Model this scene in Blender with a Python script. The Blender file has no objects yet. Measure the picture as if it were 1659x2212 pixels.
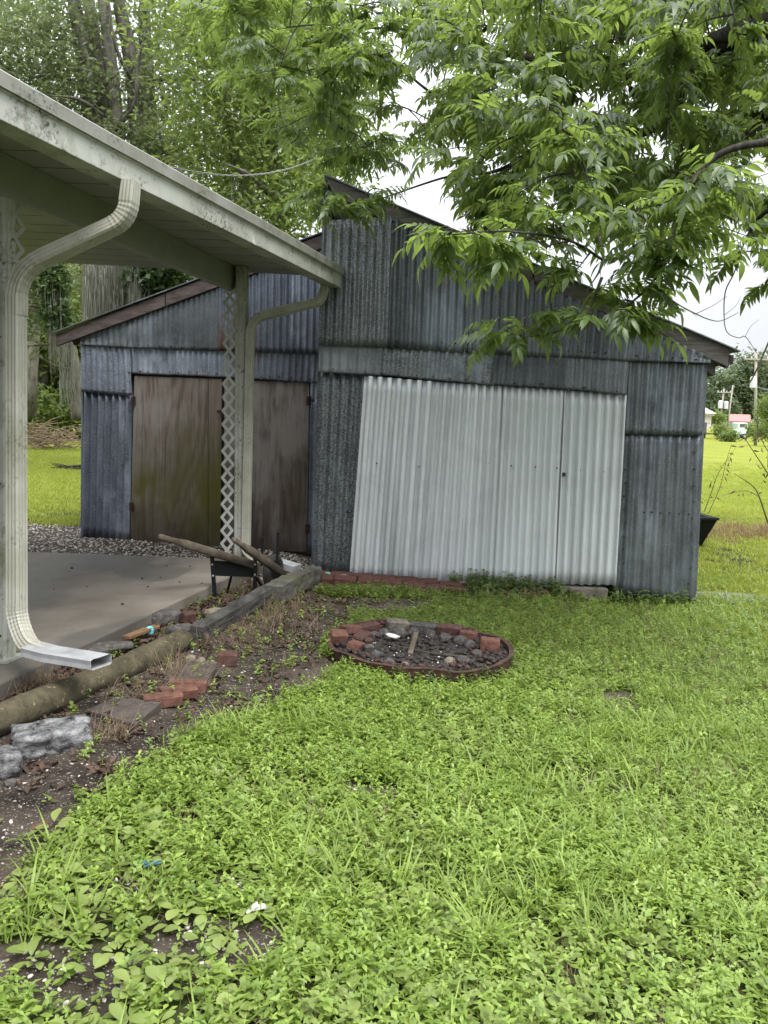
import bpy, bmesh, math, random
import numpy as np
from mathutils import Vector, Matrix, Euler, noise

random.seed(7); rng = np.random.default_rng(7)
PI = math.pi
SC = bpy.context.scene
COL = SC.collection

# ------------------------------------------------------------------ camera, sky, sun, exposure
F, CX, CY, EYE = 1750.0, 829.5, 1015.0, 1.55          # lens model measured on a 1659 x 2212 copy of the photo
PITCH, ROLL = math.radians(4.0), math.radians(1.75)
cam = bpy.data.cameras.new('camera')
cam.sensor_fit = 'VERTICAL'; cam.sensor_height = 24.0; cam.lens = 24.0 * F / 2212
cam.shift_y = -(1106 - CY) / 2212
cam.clip_start = 0.05; cam.clip_end = 2000
cam_o = bpy.data.objects.new('camera', cam); COL.objects.link(cam_o)
RM = Matrix.Rotation(PI/2 - PITCH, 3, 'X') @ Matrix.Rotation(ROLL, 3, 'Z')
cam_o.matrix_world = Matrix.Translation((0, 0, EYE)) @ RM.to_4x4()
SC.camera = cam_o
RN = np.array(RM)

SC.view_settings.view_transform = 'Standard'
SC.view_settings.look = 'None'
SC.view_settings.gamma = 1
SC.view_settings.use_curve_mapping = False
SC.view_settings.exposure = 2.22
SC.cycles.max_bounces = 8; SC.cycles.transparent_max_bounces = 8; SC.cycles.transmission_bounces = 6
SC.cycles.use_denoising = True
SC.cycles.sample_clamp_indirect = 6

SUN_EL, SUN_ROT = math.radians(62), math.radians(150)
w = bpy.data.worlds.new('World'); SC.world = w; w.use_nodes = True
nt = w.node_tree; nt.nodes.clear()
def wn(t, **k):
    n = nt.nodes.new(t)
    for a, b in k.items(): setattr(n, a, b)
    return n
out = wn('ShaderNodeOutputWorld'); bg = wn('ShaderNodeBackground'); bg.inputs['Strength'].default_value = 0.1
sky = wn('ShaderNodeTexSky'); sky.sky_type = 'NISHITA'; sky.sun_disc = False
sky.sun_elevation = SUN_EL; sky.sun_rotation = SUN_ROT
hs = wn('ShaderNodeHueSaturation'); hs.inputs['Saturation'].default_value = 0.25; hs.inputs['Value'].default_value = 0.12
nt.links.new(sky.outputs[0], hs.inputs['Color'])
# overcast deck: three times brighter overhead than at the horizon, soft cloud texture
tc = wn('ShaderNodeTexCoord'); sx = wn('ShaderNodeSeparateXYZ'); nt.links.new(tc.outputs['Generated'], sx.inputs[0])
mr = wn('ShaderNodeMapRange'); mr.inputs['From Min'].default_value = 0.0; mr.inputs['From Max'].default_value = 1.0
mr.inputs['To Min'].default_value = 1.1; mr.inputs['To Max'].default_value = 11.5
pw = wn('ShaderNodeMath', operation='POWER'); pw.use_clamp = True; mx0 = wn('ShaderNodeMath', operation='MAXIMUM'); mx0.inputs[1].default_value = 0.0
nt.links.new(sx.outputs['Z'], mx0.inputs[0]); nt.links.new(mx0.outputs[0], pw.inputs[0]); pw.inputs[1].default_value = 1.5
nt.links.new(pw.outputs[0], mr.inputs['Value'])
cn = wn('ShaderNodeTexNoise'); cn.inputs['Scale'].default_value = 2.6; cn.inputs['Detail'].default_value = 4
mp = wn('ShaderNodeMapping'); mp.inputs['Scale'].default_value = (1, 1, 3)
nt.links.new(tc.outputs['Generated'], mp.inputs[0]); nt.links.new(mp.outputs[0], cn.inputs['Vector'])
cr = wn('ShaderNodeMapRange'); cr.inputs['From Min'].default_value = 0.3; cr.inputs['From Max'].default_value = 0.7
cr.inputs['To Min'].default_value = 0.86; cr.inputs['To Max'].default_value = 1.14
nt.links.new(cn.outputs['Fac'], cr.inputs['Value'])
mm = wn('ShaderNodeMath', operation='MULTIPLY'); nt.links.new(mr.outputs[0], mm.inputs[0]); nt.links.new(cr.outputs[0], mm.inputs[1])
vm = wn('ShaderNodeVectorMath', operation='SCALE'); vm.inputs[0].default_value = (0.965, 0.985, 1.05)
nt.links.new(mm.outputs[0], vm.inputs['Scale'])
va = wn('ShaderNodeVectorMath', operation='ADD'); nt.links.new(vm.outputs[0], va.inputs[0]); nt.links.new(hs.outputs[0], va.inputs[1])
nt.links.new(va.outputs[0], bg.inputs['Color']); nt.links.new(bg.outputs[0], out.inputs['Surface'])

sun = bpy.data.lights.new('sun', 'SUN'); sun.energy = 0.9; sun.angle = math.radians(25); sun.color = (1, 0.97, 0.92)
sun_o = bpy.data.objects.new('sun', sun); COL.objects.link(sun_o)
sd = Vector((math.sin(SUN_ROT)*math.cos(SUN_EL), math.cos(SUN_ROT)*math.cos(SUN_EL), math.sin(SUN_EL)))
sun_o.rotation_euler = sd.to_track_quat('Z', 'Y').to_euler()

# ------------------------------------------------------------------ survey helpers (photo measurement -> metres)
def ray(X, Y): return RN @ np.array([(X-CX)/F, -(Y-CY)/F, -1.0])
def G(X, Y, z=0.0):
    d = ray(X, Y); t = (z-EYE)/d[2]; return np.array([0, 0, EYE]) + t*d
def PD(X, Y, y):
    d = ray(X, Y); return np.array([0, 0, EYE]) + d*(y/d[1])
def proj(P):
    q = (np.asarray(P) - np.array([0, 0, EYE])) @ RN
    zz = np.where(-q[..., 2] < 0.05, 0.05, -q[..., 2])
    return CX + F*q[..., 0]/zz, CY - F*q[..., 1]/zz
def S(t):
    t = np.clip(t, 0, 1); return t*t*(3-2*t)
def _h(i, j, s):
    v = np.sin(i*127.1 + j*311.7 + s*74.7)*43758.5453
    return v - np.floor(v)
def vnoise(x, y, s=0):
    x = np.asarray(x, float); y = np.asarray(y, float)
    i = np.floor(x); j = np.floor(y); u = S(x-i); v = S(y-j)
    return (_h(i, j, s)*(1-u)+_h(i+1, j, s)*u)*(1-v) + (_h(i, j+1, s)*(1-u)+_h(i+1, j+1, s)*u)*v
def fnoise(x, y, s=0):
    return 0.55*vnoise(x, y, s)+0.3*vnoise(x*2.1, y*2.1, s+3)+0.15*vnoise(x*4.3, y*4.3, s+7)
def inpoly(px, py, poly):
    px = np.asarray(px); py = np.asarray(py); r = np.zeros(px.shape, bool); n = len(poly); j = n-1
    for i in range(n):
        xi, yi = poly[i]; xj, yj = poly[j]
        c = ((yi > py) != (yj > py)) & (px < (xj-xi)*(py-yi)/((yj-yi) or 1e-9)+xi)
        r ^= c; j = i
    return r
def gz(x, y):
    x = np.asarray(x, float); y = np.asarray(y, float)
    b = -0.05*S((x+1.4)/0.8) - 0.2*S((x+0.6)/3.6)*(1-S((y-9.5)/6))
    n = (fnoise(x*1.3, y*1.3, 5)-0.5)*0.035*np.clip(1-(y-9)/20, 0, 1)
    return b + n
def GG(X, Y, dz=0.0):
    z = 0.0
    for _ in range(5):
        p = G(X, Y, z+dz); z = float(gz(p[0], p[1]))
    return np.array([p[0], p[1], z])

# ------------------------------------------------------------------ object helpers
ORG = {}
def props(o, label=None, cat=None, group=None, kind=None):
    if label: o['label'] = label
    if cat: o['category'] = cat
    if group: o['group'] = group
    if kind: o['kind'] = kind
    return o
def thing(name, loc, label, cat, group=None):
    o = bpy.data.objects.new(name, None); COL.objects.link(o); o.location = tuple(loc)
    o.empty_display_size = 0.1
    ORG[o.name] = Vector(tuple(loc)); return props(o, label, cat, group)
def link(name, me, parent=None, loc=(0, 0, 0)):
    """links a mesh whose vertices are in world metres (minus loc)"""
    o = bpy.data.objects.new(name, me); COL.objects.link(o)
    if parent is not None:
        o.parent = parent; o.location = Vector(loc) - ORG.get(parent.name, Vector((0, 0, 0)))
        ORG[o.name] = Vector(loc)
    else:
        o.location = loc; ORG[o.name] = Vector(loc)
    return o
class MB:
    def __init__(s): s.v = []; s.f = []
    def add(s, vs, fs):
        b = len(s.v); s.v += [tuple(float(c) for c in v) for v in vs]; s.f += [tuple(i+b for i in f) for f in fs]; return s
    def hexa(s, a, b):          # two quads (lists of 4 points), joined
        return s.add(list(a)+list(b), [(3, 2, 1, 0), (4, 5, 6, 7), (0, 1, 5, 4), (1, 2, 6, 5), (2, 3, 7, 6), (3, 0, 4, 7)])
    def box(s, c, size, rot=None):
        c = Vector(tuple(c)); q = []
        for dz in (-.5, .5):
            for dx, dy in ((-.5, -.5), (.5, -.5), (.5, .5), (-.5, .5)):
                v = Vector((dx*size[0], dy*size[1], dz*size[2]))
                if rot is not None: v = rot @ v
                q.append(c+v)
        return s.hexa(q[:4], q[4:])
    def bar(s, a, b, wd, h, up=(0, 0, 1)):
        a = Vector(tuple(a)); b = Vector(tuple(b)); d = (b-a).normalized(); u = Vector(up)
        r = d.cross(u).normalized(); u = r.cross(d).normalized()
        def ring(p): return [p-r*wd/2-u*h/2, p+r*wd/2-u*h/2, p+r*wd/2+u*h/2, p-r*wd/2+u*h/2]
        return s.hexa(ring(a), ring(b))
    def tube(s, pts, rad, n=8, prof=None, up=None, cap=True):
        pts = [Vector(tuple(p)) for p in pts]; m = len(pts)
        if not hasattr(rad, '__len__'): rad = [rad]*m
        rings = []; pr = None
        for i, p in enumerate(pts):
            d = (pts[min(i+1, m-1)]-pts[max(i-1, 0)]).normalized()
            if pr is None:
                ref = Vector(up) if up else (Vector((0, 0, 1)) if abs(d.z) < .9 else Vector((1, 0, 0)))
                r = d.cross(ref).normalized()
            else:
                r = (pr - d*pr.dot(d)).normalized()
            pr = r; u = r.cross(d).normalized()
            if prof is None: rings.append([p+(r*math.cos(2*PI*k/n)+u*math.sin(2*PI*k/n))*rad[i] for k in range(n)])
            else: rings.append([p+(r*a+u*b)*rad[i] for a, b in prof])
        k = len(rings[0]); vs = [v for rg in rings for v in rg]; fs = []
        for i in range(m-1):
            for j in range(k):
                fs.append((i*k+j, i*k+(j+1) % k, (i+1)*k+(j+1) % k, (i+1)*k+j))
        if cap: fs += [tuple(range(k-1, -1, -1)), tuple(range((m-1)*k, m*k))]
        return s.add(vs, fs)
    def mesh(s, name, mat, loc=(0, 0, 0), smooth=False):
        me = bpy.data.meshes.new(name); l = Vector(tuple(loc))
        me.from_pydata([(v[0]-l[0], v[1]-l[1], v[2]-l[2]) for v in s.v], [], s.f)
        me.validate(); me.update()
        bm = bmesh.new(); bm.from_mesh(me); bmesh.ops.recalc_face_normals(bm, faces=bm.faces); bm.to_mesh(me); bm.free()
        if mat: me.materials.append(mat)
        if smooth: me.polygons.foreach_set('use_smooth', [True]*len(me.polygons))
        return me
    def obj(s, name, mat, parent=None, loc=None, smooth=False, bevel=0.0, auto=None):
        if loc is None: loc = ORG[parent.name] if parent is not None else Vector(s.v[0])
        o = link(name, s.mesh(name, mat, loc, smooth), parent, loc)
        if bevel:
            m = o.modifiers.new('bevel', 'BEVEL'); m.width = bevel; m.segments = 2; m.limit_method = 'ANGLE'; m.angle_limit = math.radians(40)
        return o
def npmesh(name, V, Fq, mat, var=None, smooth=False):
    """V (n,3); Fq (m,k) faces; var per-vertex float attribute"""
    me = bpy.data.meshes.new(name); n = len(V); m, k = Fq.shape
    me.vertices.add(n); me.vertices.foreach_set('co', np.ascontiguousarray(V, np.float32).ravel())
    me.loops.add(m*k); me.loops.foreach_set('vertex_index', np.ascontiguousarray(Fq, np.int32).ravel())
    me.polygons.add(m); me.polygons.foreach_set('loop_start', np.arange(0, m*k, k, dtype=np.int32))
    if smooth: me.polygons.foreach_set('use_smooth', np.ones(m, bool))
    me.update(calc_edges=True)
    if var is not None:
        a = me.attributes.new('var', 'FLOAT', 'POINT'); a.data.foreach_set('value', np.ascontiguousarray(var, np.float32))
    if mat: me.materials.append(mat)
    return me

# ------------------------------------------------------------------ material helpers
class Mat:
    def __init__(s, name, rough=0.8, metal=0.0, spec=0.3):
        s.m = bpy.data.materials.new(name); s.m.use_nodes = True; s.t = s.m.node_tree
        s.b = s.t.nodes['Principled BSDF']; s.out = s.t.nodes['Material Output']
        s.set('Roughness', rough); s.set('Metallic', metal); s.set('Specular IOR Level', spec)
        s._tc = None
    def set(s, k, v):
        i = s.b.inputs[k]
        if hasattr(v, 'links') or hasattr(v, 'is_output'): s.t.links.new(v, i)
        else: i.default_value = (*v, 1) if isinstance(v, tuple) and len(v) == 3 else v
    def n(s, t, **k):
        x = s.t.nodes.new(t)
        for a, b in k.items(): setattr(x, a, b)
        return x
    def put(s, sock, v):
        if hasattr(v, 'is_output'): s.t.links.new(v, sock)
        else: sock.default_value = (*v, 1) if isinstance(v, tuple) and len(v) == 3 and sock.type == 'RGBA' else v
    def co(s, scale=(1, 1, 1), loc=(0, 0, 0), rot=(0, 0, 0)):
        if s._tc is None: s._tc = s.n('ShaderNodeTexCoord')
        m = s.n('ShaderNodeMapping'); m.inputs['Scale'].default_value = scale; m.inputs['Location'].default_value = loc; m.inputs['Rotation'].default_value = rot
        s.t.links.new(s._tc.outputs['Object'], m.inputs[0]); return m.outputs[0]
    def noise(s, scale, detail=4, rough=.55, st=(1, 1, 1), dist=0, loc=(0, 0, 0)):
        x = s.n('ShaderNodeTexNoise'); x.inputs['Scale'].default_value = scale; x.inputs['Detail'].default_value = detail
        x.inputs['Roughness'].default_value = rough; x.inputs['Distortion'].default_value = dist
        s.t.links.new(s.co(st, loc), x.inputs['Vector']); return x.outputs['Fac']
    def voro(s, scale, st=(1, 1, 1), out='Color'):
        x = s.n('ShaderNodeTexVoronoi'); x.inputs['Scale'].default_value = scale
        s.t.links.new(s.co(st), x.inputs['Vector']); return x.outputs[out]
    def rng(s, f, a, b, c=0., d=1.):
        x = s.n('ShaderNodeMapRange'); s.put(x.inputs['Value'], f)
        for k, v in (('From Min', a), ('From Max', b), ('To Min', c), ('To Max', d)): x.inputs[k].default_value = v
        return x.outputs[0]
    def mix(s, f, a, b, mode='MIX'):
        x = s.n('ShaderNodeMix', data_type='RGBA', blend_type=mode)
        s.put(x.inputs[0], f); s.put(x.inputs[6], a); s.put(x.inputs[7], b); return x.outputs[2]
    def math(s, op, a, b=0.5):
        x = s.n('ShaderNodeMath', operation=op); s.put(x.inputs[0], a); s.put(x.inputs[1], b); return x.outputs[0]
    def attr(s, name):
        x = s.n('ShaderNodeAttribute'); x.attribute_name = name; return x.outputs['Fac']
    def rand(s): return s.n('ShaderNodeObjectInfo').outputs['Random']
    def z(s):
        if s._tc is None: s._tc = s.n('ShaderNodeTexCoord')
        x = s.n('ShaderNodeSeparateXYZ'); s.t.links.new(s._tc.outputs['Object'], x.inputs[0]); return x.outputs['Z']
    def x_(s):
        x = s.n('ShaderNodeSeparateXYZ'); s.co(); s.t.links.new(s._tc.outputs['Object'], x.inputs[0]); return x.outputs['X']
    def bump(s, h, st=.3, dist=.01):
        x = s.n('ShaderNodeBump'); x.inputs['Strength'].default_value = st; x.inputs['Distance'].default_value = dist
        s.put(x.inputs['Height'], h); s.t.links.new(x.outputs[0], s.b.inputs['Normal'])
    def col(s, v): s.put(s.b.inputs['Base Color'], v); return s
    def translucent(s, colr, fac):
        t = s.n('ShaderNodeBsdfTranslucent'); s.put(t.inputs['Color'], colr); m = s.n('ShaderNodeMixShader'); m.inputs[0].default_value = fac
        s.t.links.new(s.b.outputs[0], m.inputs[1]); s.t.links.new(t.outputs[0], m.inputs[2]); s.t.links.new(m.outputs[0], s.out.inputs['Surface'])

def galv(name, lo, hi, spangle=1.0, rust=0.0, rough=.48, metal=.55, streak=.6, pale=(.24, .275, .32)):
    m = Mat(name, rough, metal, .4)
    big = m.noise(2.2, 5, .6, (1, 1, .55)); st = m.noise(9, 4, .6, (1, 1, .07)); sp = m.n('ShaderNodeSeparateColor')
    m.t.links.new(m.voro(120), sp.inputs[0])
    f = m.math('ADD', m.math('MULTIPLY', big, .75), m.math('MULTIPLY', st, streak*.6))
    f = m.math('ADD', f, m.math('MULTIPLY', m.math('SUBTRACT', m.rand(), .5), .28))
    f = m.math('ADD', f, m.math('MULTIPLY', m.math('SUBTRACT', sp.outputs[0], .5), .38*spangle))
    c = m.mix(m.rng(f, .32, .82), lo, hi)
    pl = m.rng(m.math('ADD', m.noise(1.0, 6, .68, (1, 1, .6), 0, (4, 2, 1)), m.math('MULTIPLY', m.math('SUBTRACT', st, .5), .25)), .52, .66)
    c = m.mix(m.math('MULTIPLY', pl, .75), c, pale)
    dk = m.rng(m.noise(3.1, 6, .7, (1, 1, .35), 0, (9, 4, 3)), .55, .75)
    c = m.mix(m.math('MULTIPLY', dk, .55), c, (lo[0]*.45, lo[1]*.45, lo[2]*.45))
    r = m.rng(m.math('MULTIPLY', m.noise(1.7, 5, .6, (1, 1, .6), 0, (3, 7, 5)), m.math('ADD', m.noise(14, 4, .6, (1, 1, .15)), .55)), .76-rust*.17, .9-rust*.17)
    c = m.mix(m.math('MULTIPLY', r, .75), c, (.12, .045, .02))
    m.col(c); m.bump(m.math('ADD', m.noise(3, 3), m.math('MULTIPLY', sp.outputs[1], .06)), .35, .02)
    return m.m
GALV_DARK = galv('galvanised_dark', (.05, .058, .064), (.175, .193, .203), .6)
GALV_BLUE = galv('galvanised_blue', (.09, .102, .13), (.32, .357, .425), .7, .12, pale=(.42, .47, .54))
GALV_SPANGLE = galv('galvanised_spangled', (.042, .049, .053), (.19, .208, .214), 1.7, 0)
GALV_RUST = galv('galvanised_rusting', (.07, .08, .1), (.21, .235, .28), .7, .9, pale=(.40, .44, .5))
def whitemetal():
    m = Mat('white_sheet', .5, .1, .4)
    f = m.noise(7, 5, .6, (1, 1, .06)); g = m.noise(2.5, 4)
    c = m.mix(m.rng(f, .25, .8), (.37, .395, .4), (.575, .605, .608)); c = m.mix(m.rng(g, .5, .8, 0, .3), c, (.2, .21, .2))
    c = m.mix(m.math('MULTIPLY', m.rng(m.noise(16, 5, .7, (1, 1, .05), 0, (2, 5, 1)), .64, .74), .3), c, (.13, .13, .12))
    m.col(c); m.bump(m.noise(4, 3), .2, .01); return m.m
WHITE_SHEET = whitemetal()
def paint(name, base, dirt=.5, algae=.4, speck=.5):
    m = Mat(name, .55, 0, .4)
    c = m.mix(m.math('MULTIPLY', m.rng(m.noise(3, 5, .6), .4, .75), dirt), base, (base[0]*.55, base[1]*.55, base[2]*.45))
    c = m.mix(m.math('MULTIPLY', m.rng(m.noise(2.2, 5, .65, (1, 1, 1), 0, (5, 1, 2)), .52, .72), algae), c, (.13, .15, .065))
    c = m.mix(m.math('MULTIPLY', m.rng(m.noise(5.5, 6, .75, (1, 1, 1), 0, (9, 2, 6)), .56, .7), algae), c, (.075, .068, .05))
    sp = m.math('MULTIPLY', m.rng(m.noise(48, 4, .7), .52, .6), m.rng(m.noise(3.2, 4, .6, (1, 1, 1), 0, (1, 8, 3)), .5, .62))
    c = m.mix(m.math('MULTIPLY', sp, speck), c, (.05, .05, .035))
    st = m.rng(m.noise(22, 4, .6, (1, 1, .05)), .55, .75)
    c = m.mix(m.math('MULTIPLY', st, dirt*.5), c, (.22, .2, .14))
    m.col(c); m.bump(m.noise(60, 2), .08, .003); return m.m
PAINT = paint('weathered_white_paint', (.39, .40, .36), .85, .95, 1)
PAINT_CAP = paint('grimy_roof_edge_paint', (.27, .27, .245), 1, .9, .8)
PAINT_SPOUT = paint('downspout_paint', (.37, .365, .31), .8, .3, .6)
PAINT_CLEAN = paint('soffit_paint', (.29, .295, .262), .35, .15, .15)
PAINT_LAT = paint('lattice_paint', (.38, .39, .36), .35, .3, .35)
def wood(name, a, b, green=0.0, st=(1, 1, .05), sc=22, rough=.85, dark=.5, wet=False):
    m = Mat(name, rough, 0, .25)
    f = m.noise(sc, 6, .7, st, .4); g = m.noise(1.8, 4, .6)
    c = m.mix(m.rng(f, .33, .7), a, b); c = m.mix(m.math('MULTIPLY', m.rng(g, .45, .75), dark), c, (a[0]*.45, a[1]*.45, a[2]*.45))
    if green: c = m.mix(m.math('MULTIPLY', m.rng(m.noise(2.4, 5, .6, (1, 1, .5), 0, (4, 4, 4)), .5, .7), green), c, (.1, .105, .025))
    m.col(c); m.bump(f, .5, .006); return m.m
RAKE = wood('weathered_red_board', (.042, .031, .028), (.135, .107, .097), 0, (.12, 1, 1), 26)
RAKE_G = wood('weathered_grey_board', (.04, .037, .033), (.14, .13, .115), .35, (.12, 1, 1), 26)
HANDLE = wood('worn_handle_wood', (.06, .047, .034), (.16, .13, .1), 0, (.3, .3, .3), 30)
TIMBER = wood('weathered_timber', (.014, .013, .012), (.095, .09, .083), .15, (.3, .1, 1), 30)
TIMBER2 = wood('grey_mossy_timber', (.035, .033, .028), (.13, .125, .107), .5, (.3, .3, 1), 18)
def plywood(name, a, b, green, seed):
    m = Mat(name, .8, 0, .25)
    cn_ = m.noise(1.9, 1.5, .4, (1, 1, .2), .25, (seed, seed*.3, seed*.7))
    wv = m.math('ADD', m.math('MULTIPLY', m.math('SINE', m.math('MULTIPLY', cn_, 95.)), .5), .5)
    fine = m.noise(60, 4, .6, (1, 1, .04)); big = m.noise(1.6, 4, .6, (1, 1, .6), 0, (seed, 1, 2))
    f = m.math('ADD', m.math('MULTIPLY', wv, .2), m.math('MULTIPLY', fine, .75))
    c = m.mix(m.rng(f, .2, .75), a, b)
    c = m.mix(m.math('MULTIPLY', m.rng(m.math('ADD', m.math('MULTIPLY', big, .6), m.math('MULTIPLY', m.noise(7, 6, .7, (1, 1, .12), 0, (seed, 3, 1)), .45)), .47, .58), .75), c, (.235, .215, .195))
    c = m.mix(m.math('MULTIPLY', m.rng(m.noise(11, 6, .75, (1, 1, .06), 0, (seed, 8, 1)), .55, .68), .6), c, (.03, .022, .018))
    gm = m.math('MULTIPLY', m.rng(m.noise(1.3, 4, .6, (1, 1, .5), 0, (seed, 2, 3)), .42, .62), m.rng(m.z(), 1.5, .7))
    c = m.mix(m.math('MULTIPLY', gm, green), c, (.085, .08, .014))
    wet = m.rng(m.math('ADD', m.z(), m.math('MULTIPLY', m.noise(5, 4), .5)), .75, .25)
    c = m.mix(m.math('MULTIPLY', wet, .7), c, (.022, .013, .009))
    m.col(c); m.bump(f, .3, .004); return m.m
PLY = plywood('plywood_brown', (.06, .044, .034), (.2, .165, .138), .95, 1.3)
PLY2 = plywood('plywood_dark', (.038, .027, .023), (.125, .099, .087), .2, 5.1)
def concrete():
    m = Mat('damp_concrete', .75, 0, .3)
    c = m.mix(m.rng(m.noise(1.2, 5, .6), .35, .7), (.11, .094, .074), (.225, .2, .168))
    wet = m.rng(m.noise(.75, 4, .5, (1, .55, 1), .3, (2.3, 1.1, 0)), .52, .56)
    c = m.mix(m.math('MULTIPLY', wet, .6), c, (.07, .068, .064))
    c = m.mix(m.rng(m.noise(60, 3), .55, .7, 0, .35), c, (.07, .06, .05))
    m.col(c); m.set('Roughness', m.rng(wet, 0, 1, .8, .45)); m.bump(m.noise(80, 3), .15, .004); return m.m
CONC = concrete()
def stone(name, a, b, spots=None, sc=8, bumpd=.015, rough=.85, thr=(.62, .68)):
    m = Mat(name, rough, 0, .3)
    f = m.noise(sc, 7, .68, (1, 1, 1), .6); c = m.mix(m.rng(f, .36, .66), a, b)
    c = m.mix(m.rng(m.noise(sc*7, 3), .55, .7, 0, .5), c, (a[0]*.5, a[1]*.5, a[2]*.5))
    if spots: c = m.mix(m.rng(m.noise(sc*3.1, 3, .6, (1, 1, 1), 0, (3, 3, 3)), *thr), c, spots)
    c = m.mix(m.math('MULTIPLY', m.rng(m.rand(), 0, 1), .3), c, (a[0]*.6, a[1]*.6, a[2]*.6))
    m.col(c); m.bump(m.math('ADD', f, m.math('MULTIPLY', m.noise(sc*8, 4), .3)), .6, bumpd); return m.m
LOGM = stone('mossy_log_bark', (.04, .035, .019), (.11, .094, .056), (.27, .23, .13), 9, .02, .9, (.64, .7))
MARBLE = stone('black_white_stone', (.011, .0115, .012), (.31, .31, .31), None, 15, .03, .38)
PAVER = stone('brown_paver', (.045, .035, .03), (.10, .083, .07), (.14, .12, .1), 14, .006)
PALE_STONE = stone('pale_stone', (.11, .095, .072), (.25, .215, .16), None, 10)
GREY_STONE = stone('grey_stone', (.045, .04, .037), (.13, .12, .11), (.2, .19, .17), 12)
BRICK = stone('orange_brick', (.075, .036, .026), (.19, .085, .057), (.045, .033, .027), 14, .008)
BRICK_D = stone('dark_brick', (.05, .025, .02), (.105, .052, .04), (.03, .02, .018), 14, .008)
PATHBRICK = stone('maroon_path_brick', (.055, .023, .018), (.105, .043, .032), None, 12, .005)
ASHSTONE = stone('sooty_stone', (.03, .028, .026), (.12, .11, .105), (.22, .2, .18), 14)
PALEBRICK = stone('scorched_brick', (.07, .058, .045), (.22, .2, .155), (.03, .03, .03), 14)
RUST = stone('rusty_iron', (.025, .014, .011), (.085, .041, .029), (.03, .02, .018), 12, .004, .8)
ASH = stone('wet_ash', (.012, .011, .01), (.055, .048, .042), (.2, .19, .17), 16, .02)
def plain(name, c, rough=.5, metal=0, spec=.4, vary=.25, sc=12):
    m = Mat(name, rough, metal, spec); m.col(m.mix(m.math('MULTIPLY', m.rng(m.noise(sc, 4), .35, .7), vary), c, (c[0]*.4, c[1]*.4, c[2]*.4))); m.bump(m.noise(40, 3), .05, .003); return m.m
BLACK = plain('black_painted_steel', (.006, .0065, .007), .5, 0, .25)
RUBBER = plain('worn_rubber', (.025, .024, .023), .8)
GALV_PIPE = plain('bare_galvanised_pipe', (.42, .43, .435), .5, .3, .45, .6, 8)
VOID = plain('void_dark_boards', (.03, .025, .022), .9)  # near black, on purlins, piers and the sheet for the unlit inside
NAIL = plain('nail_head', (.02, .018, .016), .7)
PALEWHITE = plain('white_scrap', (.5, .49, .45), .6)
CYAN = plain('aqua_plastic', (.12, .5, .58), .4)
GREENPL = plain('green_plastic', (.1, .42, .28), .4)
def bark(name, a, b, sc=7):
    m = Mat(name, .95, 0, .15); f = m.noise(sc, 7, .7, (1, 1, .35), .5)
    c = m.mix(m.rng(f, .35, .65), a, b); c = m.mix(m.rng(m.noise(3, 5), .55, .7, 0, .5), c, (.2, .21, .16))
    m.col(c); m.bump(f, .9, .03); return m.m
BARK = bark('grey_bark', (.05, .046, .038), (.19, .175, .15))
BARK_D = bark('dark_limb_bark', (.015, .013, .012), (.07, .062, .053), 14)
TWIG = bark('twig_bark', (.03, .025, .018), (.10, .085, .06), 20)
DRYTWIG = bark('dry_grass_stem', (.13, .095, .06), (.3, .23, .15), 20)
def leafm(name, a, b, tr, fac=.35, rough=.5, spec=.35, useobj=False):
    m = Mat(name, rough, 0, spec)
    v = m.attr('var')
    if useobj: v = m.math('MULTIPLY', m.math('ADD', v, m.rand()), .5)
    c = m.mix(v, a, b); m.col(c); m.translucent(m.mix(v, tuple(x*.8 for x in tr), tr), fac); return m.m
# ================================================================== SETTING: ground
xs = np.concatenate([[-400, -250, -150, -90, -60, -40, -28, -20, -15, -12, -10], np.arange(-8.6, 8.61, .1), [10, 12, 15, 20, 28, 40, 60, 90, 150, 250, 400]])
ys = np.concatenate([[-30, -15, -6, -2], np.arange(0, 15.01, .1), [16, 17.5, 19, 21, 24, 28, 34, 42, 55, 75, 100, 140, 200, 300, 500]])
gx, gy = np.meshgrid(xs, ys); hgt = gz(gx, gy)
BARE = [  # bare soil, outlined on the photo
 [(-400, 2000), (0, 1885), (60, 1850), (120, 1785), (190, 1712), (310, 1650), (450, 1578), (580, 1530), (660, 1480), (722, 1440), (712, 1375), (770, 1336), (900, 1316), (980, 1296), (690, 1290), (690, 1180), (-900, 1180), (-900, 2000)],
 [(-120, 2040), (120, 2055), (330, 2050), (350, 2140), (200, 2175), (-120, 2170)],
 [(350, 1990), (470, 1965), (590, 1990), (575, 2075), (420, 2085), (330, 2060)],
 [(440, 1880), (560, 1862), (590, 1892), (470, 1910)], [(120, 1885), (330, 1875), (350, 1925), (140, 1945)], [(-120, 1900), (60, 1880), (110, 1930), (-120, 1960)], [(90, 2150), (230, 2170), (250, 2200), (100, 2190)], [(760, 1690), (880, 1680), (900, 1722), (770, 1730)],
 [(1290, 1500), (1390, 1495), (1400, 1525), (1300, 1525)], [(560, 1610), (640, 1600), (650, 1620), (580, 1630)],
 [(1180, 1560), (1260, 1550), (1280, 1580), (1200, 1590)]]
def bare(x, y):
    P = np.stack([x, y, gz(x, y)], -1); X, Y = proj(P)
    sc = np.clip(900/np.maximum(y, .8), 30, 500)
    X = X + (fnoise(x*3.2, y*3.2, 11)-.5)*.6*sc; Y = Y + (fnoise(x*3.2, y*3.2, 17)-.5)*.26*sc
    r = np.zeros(X.shape, bool)
    for pl in BARE: r |= inpoly(X, Y, pl)
    gravel = (y > 7.2) & (y < 10.2+1.3*(fnoise(x*.9, y*.9, 2)-.5)) & (x > -4.6+1.2*(fnoise(y, x, 8)-.5)) & (x < -.4)
    return (r & (y > .6)) | gravel
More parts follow.
